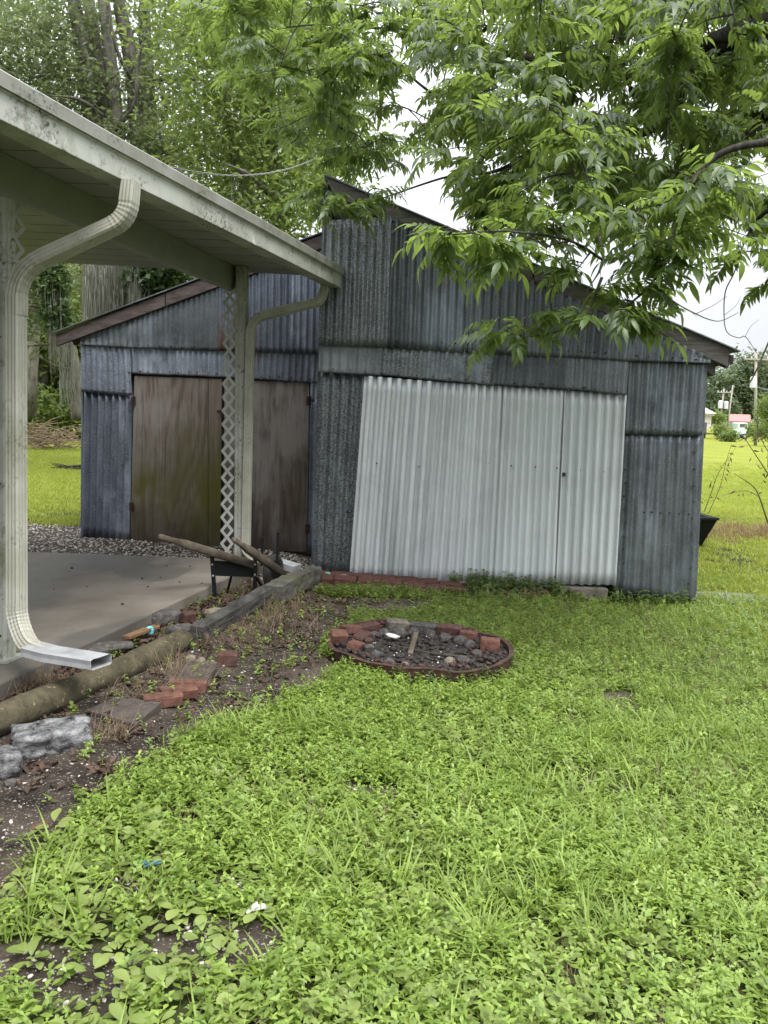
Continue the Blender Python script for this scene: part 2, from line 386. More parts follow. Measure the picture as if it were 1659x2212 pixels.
bm_ = bare(gx.ravel(), gy.ravel()).astype(float)
nx, ny = len(xs), len(ys)
idx = np.arange(nx*ny).reshape(ny, nx)
Fq = np.stack([idx[:-1, :-1], idx[:-1, 1:], idx[1:, 1:], idx[1:, :-1]], -1).reshape(-1, 4)
m = Mat('ground', .95, 0, .15)
soil = m.mix(m.rng(m.noise(5, 6, .65), .35, .68), (.016, .012, .0095), (.062, .05, .039))
soil = m.mix(m.rng(m.noise(90, 3, .6), .6, .66), soil, (.28, .26, .22))
soil = m.mix(m.rng(m.noise(1.4, 4), .5, .7, 0, .6), soil, (.11, .085, .065))
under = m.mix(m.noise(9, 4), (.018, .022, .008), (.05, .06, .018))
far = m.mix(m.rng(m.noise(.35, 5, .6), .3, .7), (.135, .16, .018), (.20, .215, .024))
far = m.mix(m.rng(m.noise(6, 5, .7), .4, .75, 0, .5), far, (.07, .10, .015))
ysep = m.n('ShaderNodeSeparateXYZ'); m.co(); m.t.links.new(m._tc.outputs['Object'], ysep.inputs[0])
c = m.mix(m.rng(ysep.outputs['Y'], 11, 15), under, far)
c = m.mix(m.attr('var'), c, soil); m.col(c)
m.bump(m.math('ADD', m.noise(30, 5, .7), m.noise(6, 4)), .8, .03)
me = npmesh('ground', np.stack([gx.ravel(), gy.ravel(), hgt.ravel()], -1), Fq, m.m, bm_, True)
props(link('ground', me), 'yard ground of dark damp soil running out to a flat green field', 'ground', None, 'structure')

# ---- planes of the two shed fronts
class Plane:
    def __init__(s, a, b):
        s.p = np.array([a[0], a[1], 0.]); d = np.array([b[0]-a[0], b[1]-a[1], 0.]); s.u = d/np.linalg.norm(d)
        s.n = np.array([s.u[1], -s.u[0], 0.])           # towards the camera
    def at(s, X, Y, off=0.0):
        o = s.p + s.n*off; d = ray(X, Y); t = np.dot(o-np.array([0, 0, EYE]), s.n)/np.dot(d, s.n)
        return np.array([0, 0, EYE]) + d*t
PL = Plane((-3.517, 9.415), (-.791, 8.793))
PR = Plane((-.672, 7.882), (3.103, 7.951))

def sheet(quad, pl, off, pitch, amp, mat, parent, seed, rows=14, name='metal_sheet', label=None, sharp=0.0, bow=.006):
    q = [pl.at(X, Y) for X, Y in quad]                    # TL TR BR BL
    wd = .5*(np.linalg.norm(q[1]-q[0])+np.linalg.norm(q[2]-q[3])); n = max(8, int(wd/pitch*10))
    u = np.linspace(0, 1, n+1)[None, :]; v = np.linspace(0, 1, rows+1)[:, None]
    P = ((1-v)[..., None]*((1-u)[..., None]*q[0]+u[..., None]*q[1]) + v[..., None]*((1-u)[..., None]*q[3]+u[..., None]*q[2]))
    ph = 2*PI*(u*wd)/pitch + seed*1.7 + (vnoise(u*wd*3+seed*5, v*0, seed)-.5)*1.2*sharp
    sw = np.sin(ph)
    if sharp: sw = np.tanh(sw*(1+2.2*sharp))/np.tanh(1+2.2*sharp)
    sw = sw*(.8+.4*vnoise(u*wd*2+seed, v*1.5+seed, seed)) + 0*v
    d = off + amp*sw + bow*(vnoise(u*wd*1.3+seed*3, v*2.2, seed+2)-.5)*2 + bow*.7*(vnoise(u*wd*6+seed, v*9, seed+4)-.5)
    P = P + d[..., None]*pl.n
    P[-1, :, 2] += .004*(vnoise(u[0]*wd*14, u[0]*0, seed)-.5)
    idx = np.arange((rows+1)*(n+1)).reshape(rows+1, n+1)
    f = np.stack([idx[:-1, :-1], idx[1:, :-1], idx[1:, 1:], idx[:-1, 1:]], -1).reshape(-1, 4)
    loc = np.array(ORG[parent.name])
    me = npmesh(name, P.reshape(-1, 3)-loc, f, mat, None, True)
    o = link(name, me, parent, loc)
    if label: o['label'] = label
    md = o.modifiers.new('thickness', 'SOLIDIFY'); md.thickness = .0025; md.offset = 0
    return o
def slab4(mb, pts, n, t):        # four front points, thickness t backwards along -n
    n = np.asarray(n); a = [np.asarray(p) for p in pts]; return mb.hexa([p-n*t for p in a], a)

# ================================================================== right shed
SR = thing('metal_shed', PR.at(1085, 1262), 'tall dark corrugated iron shed with a pale sheeted up doorway', 'shed', 'corrugated sheds')
q = [  # quad TL TR BR BL, offset, pitch, amp, material, sharp
 ([(701, 482), (846, 474), (836, 752), (690, 748)], .108, .080, .013, GALV_SPANGLE, 0),
 ([(845, 474), (1016, 549), (1006, 764), (835, 753)], .098, .084, .014, GALV_DARK, 0),
 ([(1014, 548), (1190, 625), (1182, 773), (1004, 763)], .102, .084, .014, GALV_DARK, 0),
 ([(1188, 624), (1372, 705), (1362, 782), (1180, 772)], .097, .084, .014, GALV_DARK, 0),
 ([(1370, 704), (1528, 774), (1526, 786), (1360, 781)], .102, .084, .013, GALV_DARK, 0),
 ([(690, 742), (828, 749), (823, 812), (688, 805)], .072, .085, .004, GALV_DARK, 0),
 ([(827, 747), (1071, 761), (1064, 833), (822, 811)], .078, .084, .009, GALV_SPANGLE, 0),
 ([(1069, 760), (1221, 769), (1216, 842), (1062, 832)], .080, .084, .011, GALV_DARK, 0),
 ([(1219, 768), (1355, 777), (1348, 854), (1214, 841)], .083, .084, .012, GALV_DARK, 0),
 ([(689, 800), (800, 805), (768, 1248), (675, 1242)], .006, .088, .011, GALV_SPANGLE, 0),
 ([(1354, 774), (1527, 780), (1514, 941), (1345, 937)], .036, .088, .013, GALV_DARK, 0),
 ([(1346, 930), (1513, 934), (1496, 1309), (1325, 1280)], .012, .095, .012, GALV_DARK, 0)]
for i, (qd, off, pit, amp, mt, sh) in enumerate(q): sheet(qd, PR, off, pit, amp, mt, SR, i+1, sharp=sh)
w4 = [([(787, 812), (943, 825), (911, 1255), (754, 1251)], .056, .094, .026, 2.0),
      ([(938, 825), (1090, 834), (1068, 1258), (903, 1256)], .040, .078, .015, 1.0),
      ([(1086, 834), (1222, 843), (1203, 1260), (1064, 1258)], .039, .070, .013, .9),
      ([(1217, 843), (1350, 853), (1327, 1262), (1198, 1260)], .041, .086, .016, 1.2)]
for i, (qd, off, pit, amp, sh) in enumerate(w4):
    sheet(qd, PR, off, pit, amp, WHITE_SHEET, SR, 20+i, name='doorway_sheet', label='pale silver sheet closing the doorway' + (', tilted' if i == 0 else ''), sharp=sh)
def back(p, d): return np.asarray(p) - PR.n*d
R0, R1 = PR.at(700, 760), PR.at(1514, 1000)
def col(pl, p, z): return np.array([p[0], p[1], z])
mb = MB()   # corner flashing, sides and back
c0 = PR.at(1513, 790, .012); c1 = PR.at(1496, 1309, .012); e0 = PR.at(1527, 790, .012); e1 = PR.at(1501, 1311, .012)
slab4(mb, [c0, e0, e1, c1], PR.n, .03); mb.obj('corner_flashing', GALV_DARK, SR)
mb = MB()
zt = float(e0[2]); zr = float(PR.at(720, 425)[2])
A = PR.at(1524, 790, -.01); Bq = PR.at(1499, 1310, -.01)
side = [A, back(A, 5.5), back(Bq, 5.5), Bq]; slab4(mb, side, -PR.u, .02); mb.obj('side_wall', GALV_DARK, SR)
A = PR.at(702, 440, -.02); Bq = PR.at(676, 1243, -.02)
mb = MB(); slab4(mb, [A, back(A, 5.5), back(Bq, 5.5), Bq], PR.u, .02); mb.obj('side_wall', GALV_DARK, SR)
mb = MB(); a1 = back(PR.at(702, 440), 5.5); a2 = back(PR.at(1524, 790), 5.5); b1 = a1.copy(); b1[2] = -.2; b2 = a2.copy(); b2[2] = -.3
slab4(mb, [a1, a2, b2, b1], PR.n, .02); mb.obj('back_wall', GALV_DARK, SR)
# roof: sheet, rake board, purlin ends
mb = MB(); t0 = PR.at(700, 377, .14); t1 = PR.at(1600, 760, .14)
ra, rb = back(t0, 5.9), back(t1, 5.9); up = np.array([0, 0, .012])
mb.hexa([t0, t1, rb, ra], [t0+up, t1+up, rb+up, ra+up]); mb.obj('roof', GALV_DARK, SR)
mid0, mid1 = PR.at(1075, 541, .10), PR.at(1083, 576, .10)
mb = MB(); slab4(mb, [PR.at(706, 383, .10), PR.at(1150, 571, .10), PR.at(1150, 609, .10), PR.at(722, 422, .10)], PR.n, .04)
mb.obj('rake_board', RAKE_G, SR, bevel=.004)
mb = MB(); slab4(mb, [PR.at(1154, 573, .103), PR.at(1577, 752, .103), PR.at(1572, 792, .103), PR.at(1154, 611, .103)], PR.n, .04)
mb.obj('rake_board', RAKE_G, SR, bevel=.004)
mb = MB(); slab4(mb, [PR.at(1531, 768, .055), PR.at(1578, 785, .055), PR.at(1572, 796, .055), PR.at(1531, 779, .055)], PR.n, .05); mb.obj('rafter_tail', RAKE_G, SR, bevel=.004)
mb = MB(); slab4(mb, [PR.at(1523, 776, .02), PR.at(1547, 787, .02), PR.at(1545, 812, .02), PR.at(1523, 801, .02)], PR.n, .3); mb.obj('rafter_tail', RAKE_G, SR, bevel=.004)
mb = MB(); slab4(mb, [PR.at(703, 425, .02), PR.at(712, 425, .02), PR.at(710, 490, .02), PR.at(700, 490, .02)], PR.n, .04); mb.obj('corner_post', RAKE_G, SR, bevel=.003)
mb = MB()
for i in range(6):
    f = i/5; a = t0*(1-f)+t1*f; a = a - np.array([0, 0, .06]) - PR.n*.2; mb.bar(a, a-PR.n*5.4, .05, .09)
mb.obj('purlin', VOID, SR)['kind'] = 'stuff'
# nails
def nails(pl, parent, lines):
    mb = MB()
    for (X0, Y0, X1, Y1, n, of) in lines:
        for i in range(n):
            f = (i+.5)/n; X = X0+(X1-X0)*f+random.uniform(-3, 3); Y = Y0+(Y1-Y0)*f+random.uniform(-1.5, 1.5)
            p = pl.at(X, Y, of); mb.tube([p-pl.n*.02, p+pl.n*.0, p+pl.n*.003], [.0075, .0075, .004], 6)
    mb.obj('nail', NAIL, parent)['kind'] = 'stuff'
nails(PR, SR, [(700, 725, 830, 730, 7, .12), (845, 735, 1180, 752, 11, .112), (1190, 755, 1350, 764, 6, .112), (700, 796, 1060, 824, 10, .088), (1075, 824, 1210, 832, 5, .092), (1230, 835, 1345, 845, 5, .096), (1365, 925, 1505, 930, 7, .05),
               (1355, 1000, 1345, 1230, 8, .025), (1380, 1105, 1500, 1112, 6, .025), (1505, 960, 1490, 1280, 9, .025), (800, 1000, 920, 1010, 4, .07), (1030, 1000, 1330, 1020, 6, .058), (690, 830, 680, 1200, 6, .018), (770, 830, 745, 1200, 6, .018), (1365, 768, 1515, 776, 6, .115)])
mb = MB(); p = PR.at(1218, 1025, .062); mb.tube([p-PR.n*.01, p+PR.n*.006], [.022, .016], 10); mb.obj('latch_hole_plate', NAIL, SR)

# ================================================================== left shed
SL = thing('metal_shed', PL.at(420, 1175), 'lower blue-grey corrugated shed with two brown plywood doors', 'shed', 'corrugated sheds')
def rk(X): return 749+(X-119)*(616-749)/360.0        # lower edge of the rake board
q = [([(180, 842), (288, 851), (280, 1169), (176, 1158)], .004, .088, .017, GALV_BLUE),
     ([(179, 742), (284, 748), (290, 855), (180, 846)], .036, .070, .009, GALV_BLUE),
     ([(180, rk(180)), (281, rk(281)), (281, 753), (180, 746)], .058, .080, .009, GALV_DARK),
     ([(279, rk(279)), (478, rk(478)), (478, 760), (279, 753)], .062, .064, .007, GALV_DARK),
     ([(476, rk(476)), (700, rk(700)), (696, 767), (476, 759)], .066, .078, .012, GALV_RUST),
     ([(279, 746), (380, 750), (380, 811), (281, 807)], .036, .064, .009, GALV_BLUE),
     ([(378, 749), (500, 754), (500, 816), (378, 810)], .039, .064, .010, GALV_BLUE),
     ([(498, 754), (692, 761), (688, 828), (498, 816)], .042, .072, .010, GALV_RUST),
     ([(672, 820), (698, 822), (694, 866), (671, 864)], .012, .075, .008, GALV_BLUE),
     ([(671, 862), (696, 864), (690, 1198), (665, 1196)], .006, .075, .008, GALV_BLUE)]
for i, (qd, off, pit, amp, mt) in enumerate(q): sheet(qd, PL, off, pit, amp, mt, SL, 40+i)
# plywood doors
def door(parts, hinges, mat, label):
    mb = MB(); slab4(mb, [PL.at(X, Y, .02) for X, Y in parts], PL.n, .018); d = mb.obj('door', mat, SL, bevel=.003); d['label'] = label
    for X, Y in hinges:
        mb = MB(); p = PL.at(X, Y, .03); mb.box(p, (.05, .012, .1)); mb.tube([p+np.array([0, -.008, -.05]), p+np.array([0, -.008, .05])], .008, 8); mb.obj('hinge', RUST, d)
    return d
d1 = door([(290, 812), (449, 818), (449, 1180), (281, 1172)], [(288, 866), (284, 1095)], PLY, 'wide brown plywood door leaf stained green')
mb = MB(); slab4(mb, [PL.at(X, Y, .026) for X, Y in ((450, 818), (479, 819), (476, 1184), (450, 1181))], PL.n, .018); mb.obj('edge_board', PLY, d1, bevel=.003)
mb = MB(); p = PL.at(474, 889, .05); mb.bar(p-PL.u*.03, p+PL.u*.05, .012, .03); mb.tube([p+PL.n*-.03, p+PL.n*.02], .016, 8); mb.obj('latch', RUST, d1)
door([(485, 820), (668, 826), (664, 1193), (482, 1185)], [(667, 866), (664, 1143)], PLY2, 'narrow dark plywood door leaf beside the post')
# rake, roof, walls
mb = MB(); slab4(mb, [PL.at(121, 722, .10), PL.at(356, 634, .10), PL.at(356, 662, .10), PL.at(121, 748, .10)], PL.n, .04); mb.obj('rake_board', RAKE, SL, bevel=.004)
mb = MB(); slab4(mb, [PL.at(358, 633, .104), PL.at(720, 498, .104), PL.at(720, 527, .104), PL.at(358, 661, .104)], PL.n, .04); mb.obj('rake_board', RAKE, SL, bevel=.004)
mb = MB(); t0 = PL.at(114, 719.5, .13); t1 = PL.at(720, 493, .13); ra = t0-PL.n*5.5; rb = t1-PL.n*5.5
mb.hexa([t0, t1, rb, ra], [t0+up, t1+up, rb+up, ra+up]); mb.obj('roof', GALV_DARK, SL)
A = PL.at(180, 728, -.01); Bq = PL.at(177, 1160, -.01)
mb = MB(); slab4(mb, [A, A-PL.n*5, Bq-PL.n*5, Bq], PL.u, .02); mb.obj('side_wall', GALV_BLUE, SL)
mb = MB(); a1 = A-PL.n*5; a2 = PL.at(700, 525)-PL.n*5; b1 = a1.copy(); b1[2] = -.2; b2 = a2.copy(); b2[2] = -.2
slab4(mb, [a1, a2, b2, b1], PL.n, .02); mb.obj('back_wall', GALV_BLUE, SL)
mb = MB(); slab4(mb, [PL.at(285, 800, -.02), PL.at(690, 800, -.02), PL.at(690, 1200, -.02), PL.at(285, 1180, -.02)], PL.n, .02); mb.obj('dark_inner_sheet', VOID, SL)  # dark sheet behind the doors, its colour stands for the unlit inside
mb = MB(); slab4(mb, [PL.at(150, 728, .02), PL.at(182, 721, .02), PL.at(182, 739, .02), PL.at(160, 746, .02)], PL.n, .05); mb.obj('rafter_tail', RAKE, SL, bevel=.003)
nails(PL, SL, [(290, 801, 480, 806, 9, .05), (550, 812, 680, 818, 6, .053), (285, 745, 480, 752, 8, .07), (190, 836, 280, 843, 4, .045), (560, 755, 690, 760, 5, .078), (200, 1000, 275, 1005, 3, .021), (195, 900, 193, 1140, 5, .021)])

# ================================================================== concrete slab
sa = G(180, 1392, .10); sb = G(455, 1265, .10); sdir = (sb-sa)/np.linalg.norm(sb-sa); sperp = np.array([-sdir[1], sdir[0], 0])
n0 = sa - sdir*2.6; n1 = sa + sdir*((7.75-sa[1])/sdir[1]); n2 = np.array([-8.6, 7.95, .10]); n3 = n0 + sperp*6.5
mb = MB(); base = [p-np.array([0, 0, .35]) for p in (n0, n1, n2, n3)]; mb.hexa(base, [n0, n1, n2, n3])
props(mb.obj('concrete_slab', CONC, None, n0, bevel=.012), 'damp stained concrete slab under the white carport', 'slab', None, 'structure')
def slab_y(x): return 7.68
# ================================================================== carport
CP = thing('carport', (-1.6, 5.5, .15), 'white metal carport with mildewed gutter and lattice posts', 'carport')
bn, bf = np.array([-2.03, 4.44, 0]), np.array([-1.425, 7.6, 0]); bd = (bf-bn)/np.linalg.norm(bf-bn); bp = np.array([bd[1], -bd[0], 0])
def onbeam(t, p=0, z=0): return bf + bd*t + bp*p + np.array([0, 0, z])
ZB = 2.645
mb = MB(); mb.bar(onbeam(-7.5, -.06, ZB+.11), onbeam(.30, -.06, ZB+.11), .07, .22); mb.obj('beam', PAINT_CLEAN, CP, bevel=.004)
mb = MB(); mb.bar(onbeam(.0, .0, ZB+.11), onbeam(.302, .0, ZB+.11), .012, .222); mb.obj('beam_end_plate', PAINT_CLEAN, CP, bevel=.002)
# posts (hollow square section with fluted face)
def flute(wd, dp, k=5, d=.004):
    pr = []
    def side(a, b):
        a = Vector(a); b = Vector(b); nrm = Vector((-(b-a).y, (b-a).x)).normalized()
        L = k*2+1
        for i in range(L):
            f = .12+.76*i/(L-1); o = d if i % 2 else 0
            if i < L: pr.append(tuple(a+(b-a)*f + nrm*o))
    x, y = wd/2, dp/2
    side((-x, -y), (x, -y)); side((x, -y), (x, y)); side((x, y), (-x, y)); side((-x, y), (-x, -y)); return pr
def post(base, top, wd):
    mb = MB(); mb.tube([base, top], 1, prof=flute(wd, wd, 2), up=tuple(bp)); o = mb.obj('post', PAINT, CP)
    mb = MB(); mb.box((base[0], base[1], base[2]+.01), (wd+.05, wd+.05, .016), Matrix.Rotation(-math.atan2(bd[0], bd[1]), 3, 'Z')); mb.obj('base_plate', PAINT, o)
    mb = MB()
    for z in (.25, 1.1, 1.9, 2.4, 2.55):
        p = np.array([base[0], base[1], z]) + np.array([.012, -wd/2-.003, 0]); mb.tube([p+np.array([0, .006, 0]), p-np.array([0, .003, 0])], .006, 6)
    mb.obj('screw', NAIL, o)['kind'] = 'stuff'
pn = np.array([-2.115, 4.48, .10]); pf = G(519, 1204, .15); pf[2] = .10
post(pn, np.array([pn[0], pn[1], ZB+.2]), .105)
post(pf, np.array([pf[0]-.03, pf[1], ZB+.21]), .098)
# lattice strips: two crossing zigzags of flat slats
def lattice(p0, p1, wd, n, name='lattice_panel'):
    """p0 bottom, p1 top on the post side; strip spreads along wd vector"""
    p0, p1, wd = map(lambda a: np.asarray(a, float), (p0, p1, wd)); nn = np.cross(wd/np.linalg.norm(wd), [0, 0, 1])
    for k in range(2):
        mb = MB()
        for i in range(n*2):
            a = (i+k) % 2; f0, f1 = i/(n*2), (i+1)/(n*2)
            A = p0+(p1-p0)*f0+wd*(.12 if a else .88); B = p0+(p1-p0)*f1+wd*(.88 if a else .12)
            o = nn*(.004 if k else -.004);
            d = (B-A); L = np.linalg.norm(d); d = d/L; s = np.cross(nn, d)*.0125; e = d*.006
            q0 = [A-e-s, B+e-s, B+e+s, A-e+s]; mb.hexa([x+o-nn*.0035 for x in q0], [x+o+nn*.0035 for x in q0])
        mb.obj(name, PAINT_LAT, CP)
lb = PD(492, 1196, pf[1]-.06); lt = PD(496, 622, pf[1]-.06)
wv = np.array([.125, .03, 0])
lattice(np.array([lb[0]-.075, lb[1], .16]), np.array([lt[0]-.065, lt[1], ZB+.0]), wv, 10)
lattice(np.array([pn[0]-.01, pn[1]+.02, .16]), np.array([pn[0]-.0, pn[1]+.02, ZB]), np.array([.065, .12, 0]), 10)
# gutter / fascia
g_f, g_n = np.array([-.455, 7.72, 0]), np.array([-1.63, 3.43, 0]); gd = (g_f-g_n)/np.linalg.norm(g_f-g_n); gp = np.array([gd[1], -gd[0], 0])
ZG = 2.715
def gut(t, p=0, z=0): return g_f + gd*t + gp*p + np.array([0, 0, z])
def sweep(name, prof, t0, t1, mat, bev=0, segs=1):
    mb = MB(); k = len(prof); vs = []; fs = []
    for i in range(segs+1):
        t = t0+(t1-t0)*i/segs; vs += [gut(t, p, ZG+z+.004*math.sin(i*1.3)*(segs > 1)) for p, z in prof]
    for i in range(segs):
        for j in range(k): fs.append((i*k+j, i*k+(j+1) % k, (i+1)*k+(j+1) % k, (i+1)*k+j))
    fs += [tuple(range(k)), tuple(range(segs*k, segs*k+k))]; mb.add(vs, fs); return mb.obj(name, mat, CP, bevel=bev)
sweep('gutter', [(0, 0), (0, .112), (.012, .12), (.012, .128), (-.13, .128), (-.13, 0)], -7.5, 0, PAINT, .003, 8)
sweep('roof_edge_cap', [(.022, .122), (.026, .186), (.018, .192), (-.16, .196), (-.16, .132), (.010, .131)], -7.5, .012, PAINT_CAP, .003, 8)
mb = MB()
for t in (-2.0, -4.05):
    mb = MB()     # torn flaps of the gutter lip
    a = gut(t, .004, ZG+.005); b = gut(t+.035, .016, ZG+.006); c = gut(t+.004, .014, ZG+.055); d = gut(t+.02, .03, ZG-.014); mb.add([a, b, c, d], [(0, 1, 2), (0, 3, 1), (1, 3, 2), (0, 2, 3)])
    mb.obj('torn_flap', PAINT, CP)
# ceiling: pans running from the house to the gutter, each with its own joint
zc = lambda p: 2.865-.050*p                 # p = distance outwards from the beam
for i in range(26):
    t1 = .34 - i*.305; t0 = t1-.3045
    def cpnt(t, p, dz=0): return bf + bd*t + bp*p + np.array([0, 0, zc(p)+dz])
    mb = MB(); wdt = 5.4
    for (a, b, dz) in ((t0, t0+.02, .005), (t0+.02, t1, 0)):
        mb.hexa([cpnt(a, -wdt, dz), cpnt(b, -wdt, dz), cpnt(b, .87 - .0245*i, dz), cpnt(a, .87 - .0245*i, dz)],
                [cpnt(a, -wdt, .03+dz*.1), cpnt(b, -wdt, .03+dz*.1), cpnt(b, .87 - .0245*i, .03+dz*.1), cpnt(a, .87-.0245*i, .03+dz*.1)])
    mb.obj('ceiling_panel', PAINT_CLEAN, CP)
mb = MB(); e = [bf+bd*t+bp*p+np.array([0, 0, zc(p)+.04]) for t, p in ((-7.7, -5.5), (.36, -5.5), (.36, .86), (-7.7, .26))]
mb.hexa(e, [x+np.array([0, 0, .09 if i < 2 else .02]) for i, x in enumerate(e)]); mb.obj('roof', PAINT, CP)
# house wall that carries the far side of the carport stands outside the picture; a second beam ties the ceiling
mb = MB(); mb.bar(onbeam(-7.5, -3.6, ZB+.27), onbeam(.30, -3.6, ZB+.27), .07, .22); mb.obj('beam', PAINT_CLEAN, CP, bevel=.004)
# downspouts
def spout(name, pts, wd, dp, mat, parent, bend=13):
    """rounded corners on a path, ribbed rectangular section"""
    P = [np.asarray(p, float) for p in pts]; path = [P[0]]
    for i in range(1, len(P)-1):
        a, b, c = P[i-1], P[i], P[i+1]; r = min(.16, .45*np.linalg.norm(b-a), .45*np.linalg.norm(c-b))
        s = b-(b-a)/np.linalg.norm(b-a)*r; e = b+(c-b)/np.linalg.norm(c-b)*r
        for k in range(bend+1):
            f = k/bend; path.append((1-f)**2*s+2*f*(1-f)*b+f*f*e)
    path.append(P[-1])
    rad = [1+(.05 if (k % 2) else 0) if 0 < k < len(path)-1 else 1 for k in range(len(path))]
    mb = MB(); mb.tube(path, rad, prof=flute(wd, dp, 3, .003), up=tuple(-bp)); return mb.obj(name, mat, parent)
yD = 4.28
v0 = PD(36, 1335, yD); v1 = PD(35, 585, yD)
top = G(283, 392, ZG); low = G(283, 392, ZG-.18)
ds = spout('downspout', [top, PD(275, 474, top[1]), v1, v0, PD(60, 1398, yD-.06), PD(118, 1418, yD-.16)], .098, .075, PAINT_SPOUT, CP)
for p in (PD(36, 1320, yD), PD(36, 660, yD)):
    mb = MB(); mb.tube([p-np.array([0, 0, .05]), p+np.array([0, 0, .05])], 1, prof=flute(.103, .08, 3, .003), up=tuple(-bp)); mb.obj('sleeve', PAINT_SPOUT, ds)
o0 = PD(70, 1402, yD-.11); o1 = PD(112, 1413, yD-.2); o2 = PD(219, 1430, yD-.36)
mb = MB(); pr = [(x*1.12, y*.78) for x, y in flute(.122, .072, 1, .002)]
mb.tube([o0, o1, o1*.6+o2*.4, o2], [1, 1.02, 1.02, 1], prof=pr, up=(0, 0, 1), cap=False); sp = mb.obj('downspout_outlet', GALV_PIPE, ds)
md = sp.modifiers.new('thickness', 'SOLIDIFY'); md.thickness = .002
yE = pf[1]-.04
tf = G(703, 618, ZG)
v1 = PD(541, 688, yE); v0 = PD(531, 1190, yE)
d2 = spout('downspout', [tf, PD(692, 652, tf[1]), v1, v0, PD(545, 1206, yE-.08), PD(600, 1222, yE-.1)], .09, .07, PAINT_SPOUT, CP)
mb = MB(); mb.tube([PD(598, 1214, yE-.1), PD(642, 1228, yE-.2)], 1, prof=[(x*1.3, y*.8) for x, y in flute(.105, .08, 3)], up=(0, 0, 1)); mb.obj('downspout_outlet', GALV_PIPE, d2)
# ================================================================== small things on the ground
def place(o, loc, rot=(0, 0, 0)): o.location = tuple(loc); o.rotation_euler = rot; return o
def rockmesh(name, size, seed, mat, sub=3, boxy=0.0, rough=.18, flat=0.0):
    bm = bmesh.new(); bmesh.ops.create_icosphere(bm, subdivisions=sub, radius=1)
    o = Vector((seed*3.1, seed*1.7, seed*.9))
    for v in bm.verts:
        p = v.co.copy()
        if boxy:
            mx = max(abs(p.x), abs(p.y), abs(p.z)); p = p.lerp(p/mx*.86, boxy)
        k = 1 + rough*noise.noise(p*1.6+o)+rough*.5*noise.noise(p*4+o)+rough*.25*noise.noise(p*9+o)
        p *= k; p = Vector((p.x*size[0]/2, p.y*size[1]/2, p.z*size[2]/2)); v.co = p
    me = bpy.data.meshes.new(name); bm.to_mesh(me); bm.free(); me.materials.append(mat)
    me.polygons.foreach_set('use_smooth', [True]*len(me.polygons)); return me
def rock(X, Y, size, mat, label, cat='rock', rz=0., seed=1, boxy=0., lift=.35, group=None, name='rock', tilt=0., dz=0., rough=.18, sub=3):
    p = GG(X, Y); o = bpy.data.objects.new(name, rockmesh(name, size, seed, mat, sub, boxy, rough)); COL.objects.link(o)
    place(o, (p[0], p[1], p[2]+size[2]*lift+dz), (tilt, 0, rz)); return props(o, label, cat, group)
def brickmesh(seed, size=(.2, .095, .06), chip=.5):
    bm = bmesh.new(); bmesh.ops.create_cube(bm, size=1)
    for v in bm.verts: v.co = Vector((v.co.x*size[0], v.co.y*size[1], v.co.z*size[2]))
    bmesh.ops.bevel(bm, geom=bm.edges[:], offset=.006, segments=1, affect='EDGES')
    r = random.Random(seed)
    for v in bm.verts: v.co += Vector((r.uniform(-1, 1), r.uniform(-1, 1), r.uniform(-1, 1)))*.005*chip*2
    me = bpy.data.meshes.new('brick'); bm.to_mesh(me); bm.free(); return me
def brick(P, rz, mat, label, size=(.2, .095, .06), tilt=(0, 0), group=None, seed=1, cat='brick', name='brick'):
    me = brickmesh(seed, size); me.materials.append(mat); o = bpy.data.objects.new(name, me); COL.objects.link(o)
    place(o, P, (tilt[0], tilt[1], rz)); return props(o, label, cat, group)

# ---- border logs
def logpiece(name, A, B, r, mat, label, square=False, seed=1, wob=.012, hw=1.0):
    A = np.asarray(A, float); B = np.asarray(B, float); n = 34; L = np.linalg.norm(B-A); d = (B-A)/L
    s = np.array([d[1], -d[0], 0]); s /= np.linalg.norm(s); u = np.cross(s, d)
    k = 24; V = []; Fc = []
    for i in range(n+1):
        f = i/n; c = A+(B-A)*f
        for j in range(k):
            a = 2*PI*j/k; x, y = math.cos(a), math.sin(a)
            if square:
                mx = max(abs(x), abs(y)); x, y = x/mx*.92, y/mx*.92
            rr = r*(1+(.07 if square else .16)*(fnoise(f*L*4+seed, a*.9, seed)-.5)*2+(.06 if square else .10)*(vnoise(f*L*14, a*3, seed+2)-.5)*2)
            if i in (0, n): rr *= .9
            V.append(c+s*x*rr*hw+u*y*rr+u*wob*math.sin(f*4+seed))
    for i in range(n):
        for j in range(k): Fc.append((i*k+j, i*k+(j+1) % k, (i+1)*k+(j+1) % k, (i+1)*k+j))
    Fc += [tuple(range(k)), tuple(range(n*k, n*k+k))]
    mb = MB(); mb.add(V, Fc); o = mb.obj(name, mat, None, A, smooth=not square)
    return props(o, label, 'log' if not square else 'timber', 'timbers edging the carport bed')
def lowpt(X, Y, z): return G(X, Y, z)
A = G(-60, 1582, .065); B = G(398, 1381, .055)
logpiece('log', A-(B-A)*.25, B, .073, LOGM, 'thick round mossy log nearest the downspout outlet', False, 2)
A = G(425, 1366, .05); B = G(588, 1276, .05); logpiece('timber', A, B, .053, TIMBER, 'dark squared timber between the mossy log and the grey timber', True, 4, .008, 1.15)
A = G(592, 1283, .06); B = G(662, 1246, .06); logpiece('timber', A, B, .078, TIMBER2, 'short grey mossy timber in front of the wheelbarrow wheel', True, 6, .006, 1.1)
rock(675, 1262, (.17, .19, .2), TIMBER2, 'jagged split stone block at the far end of the timbers', 'stone', .3, 8, .8, .38, rough=.3, name='stone_block')
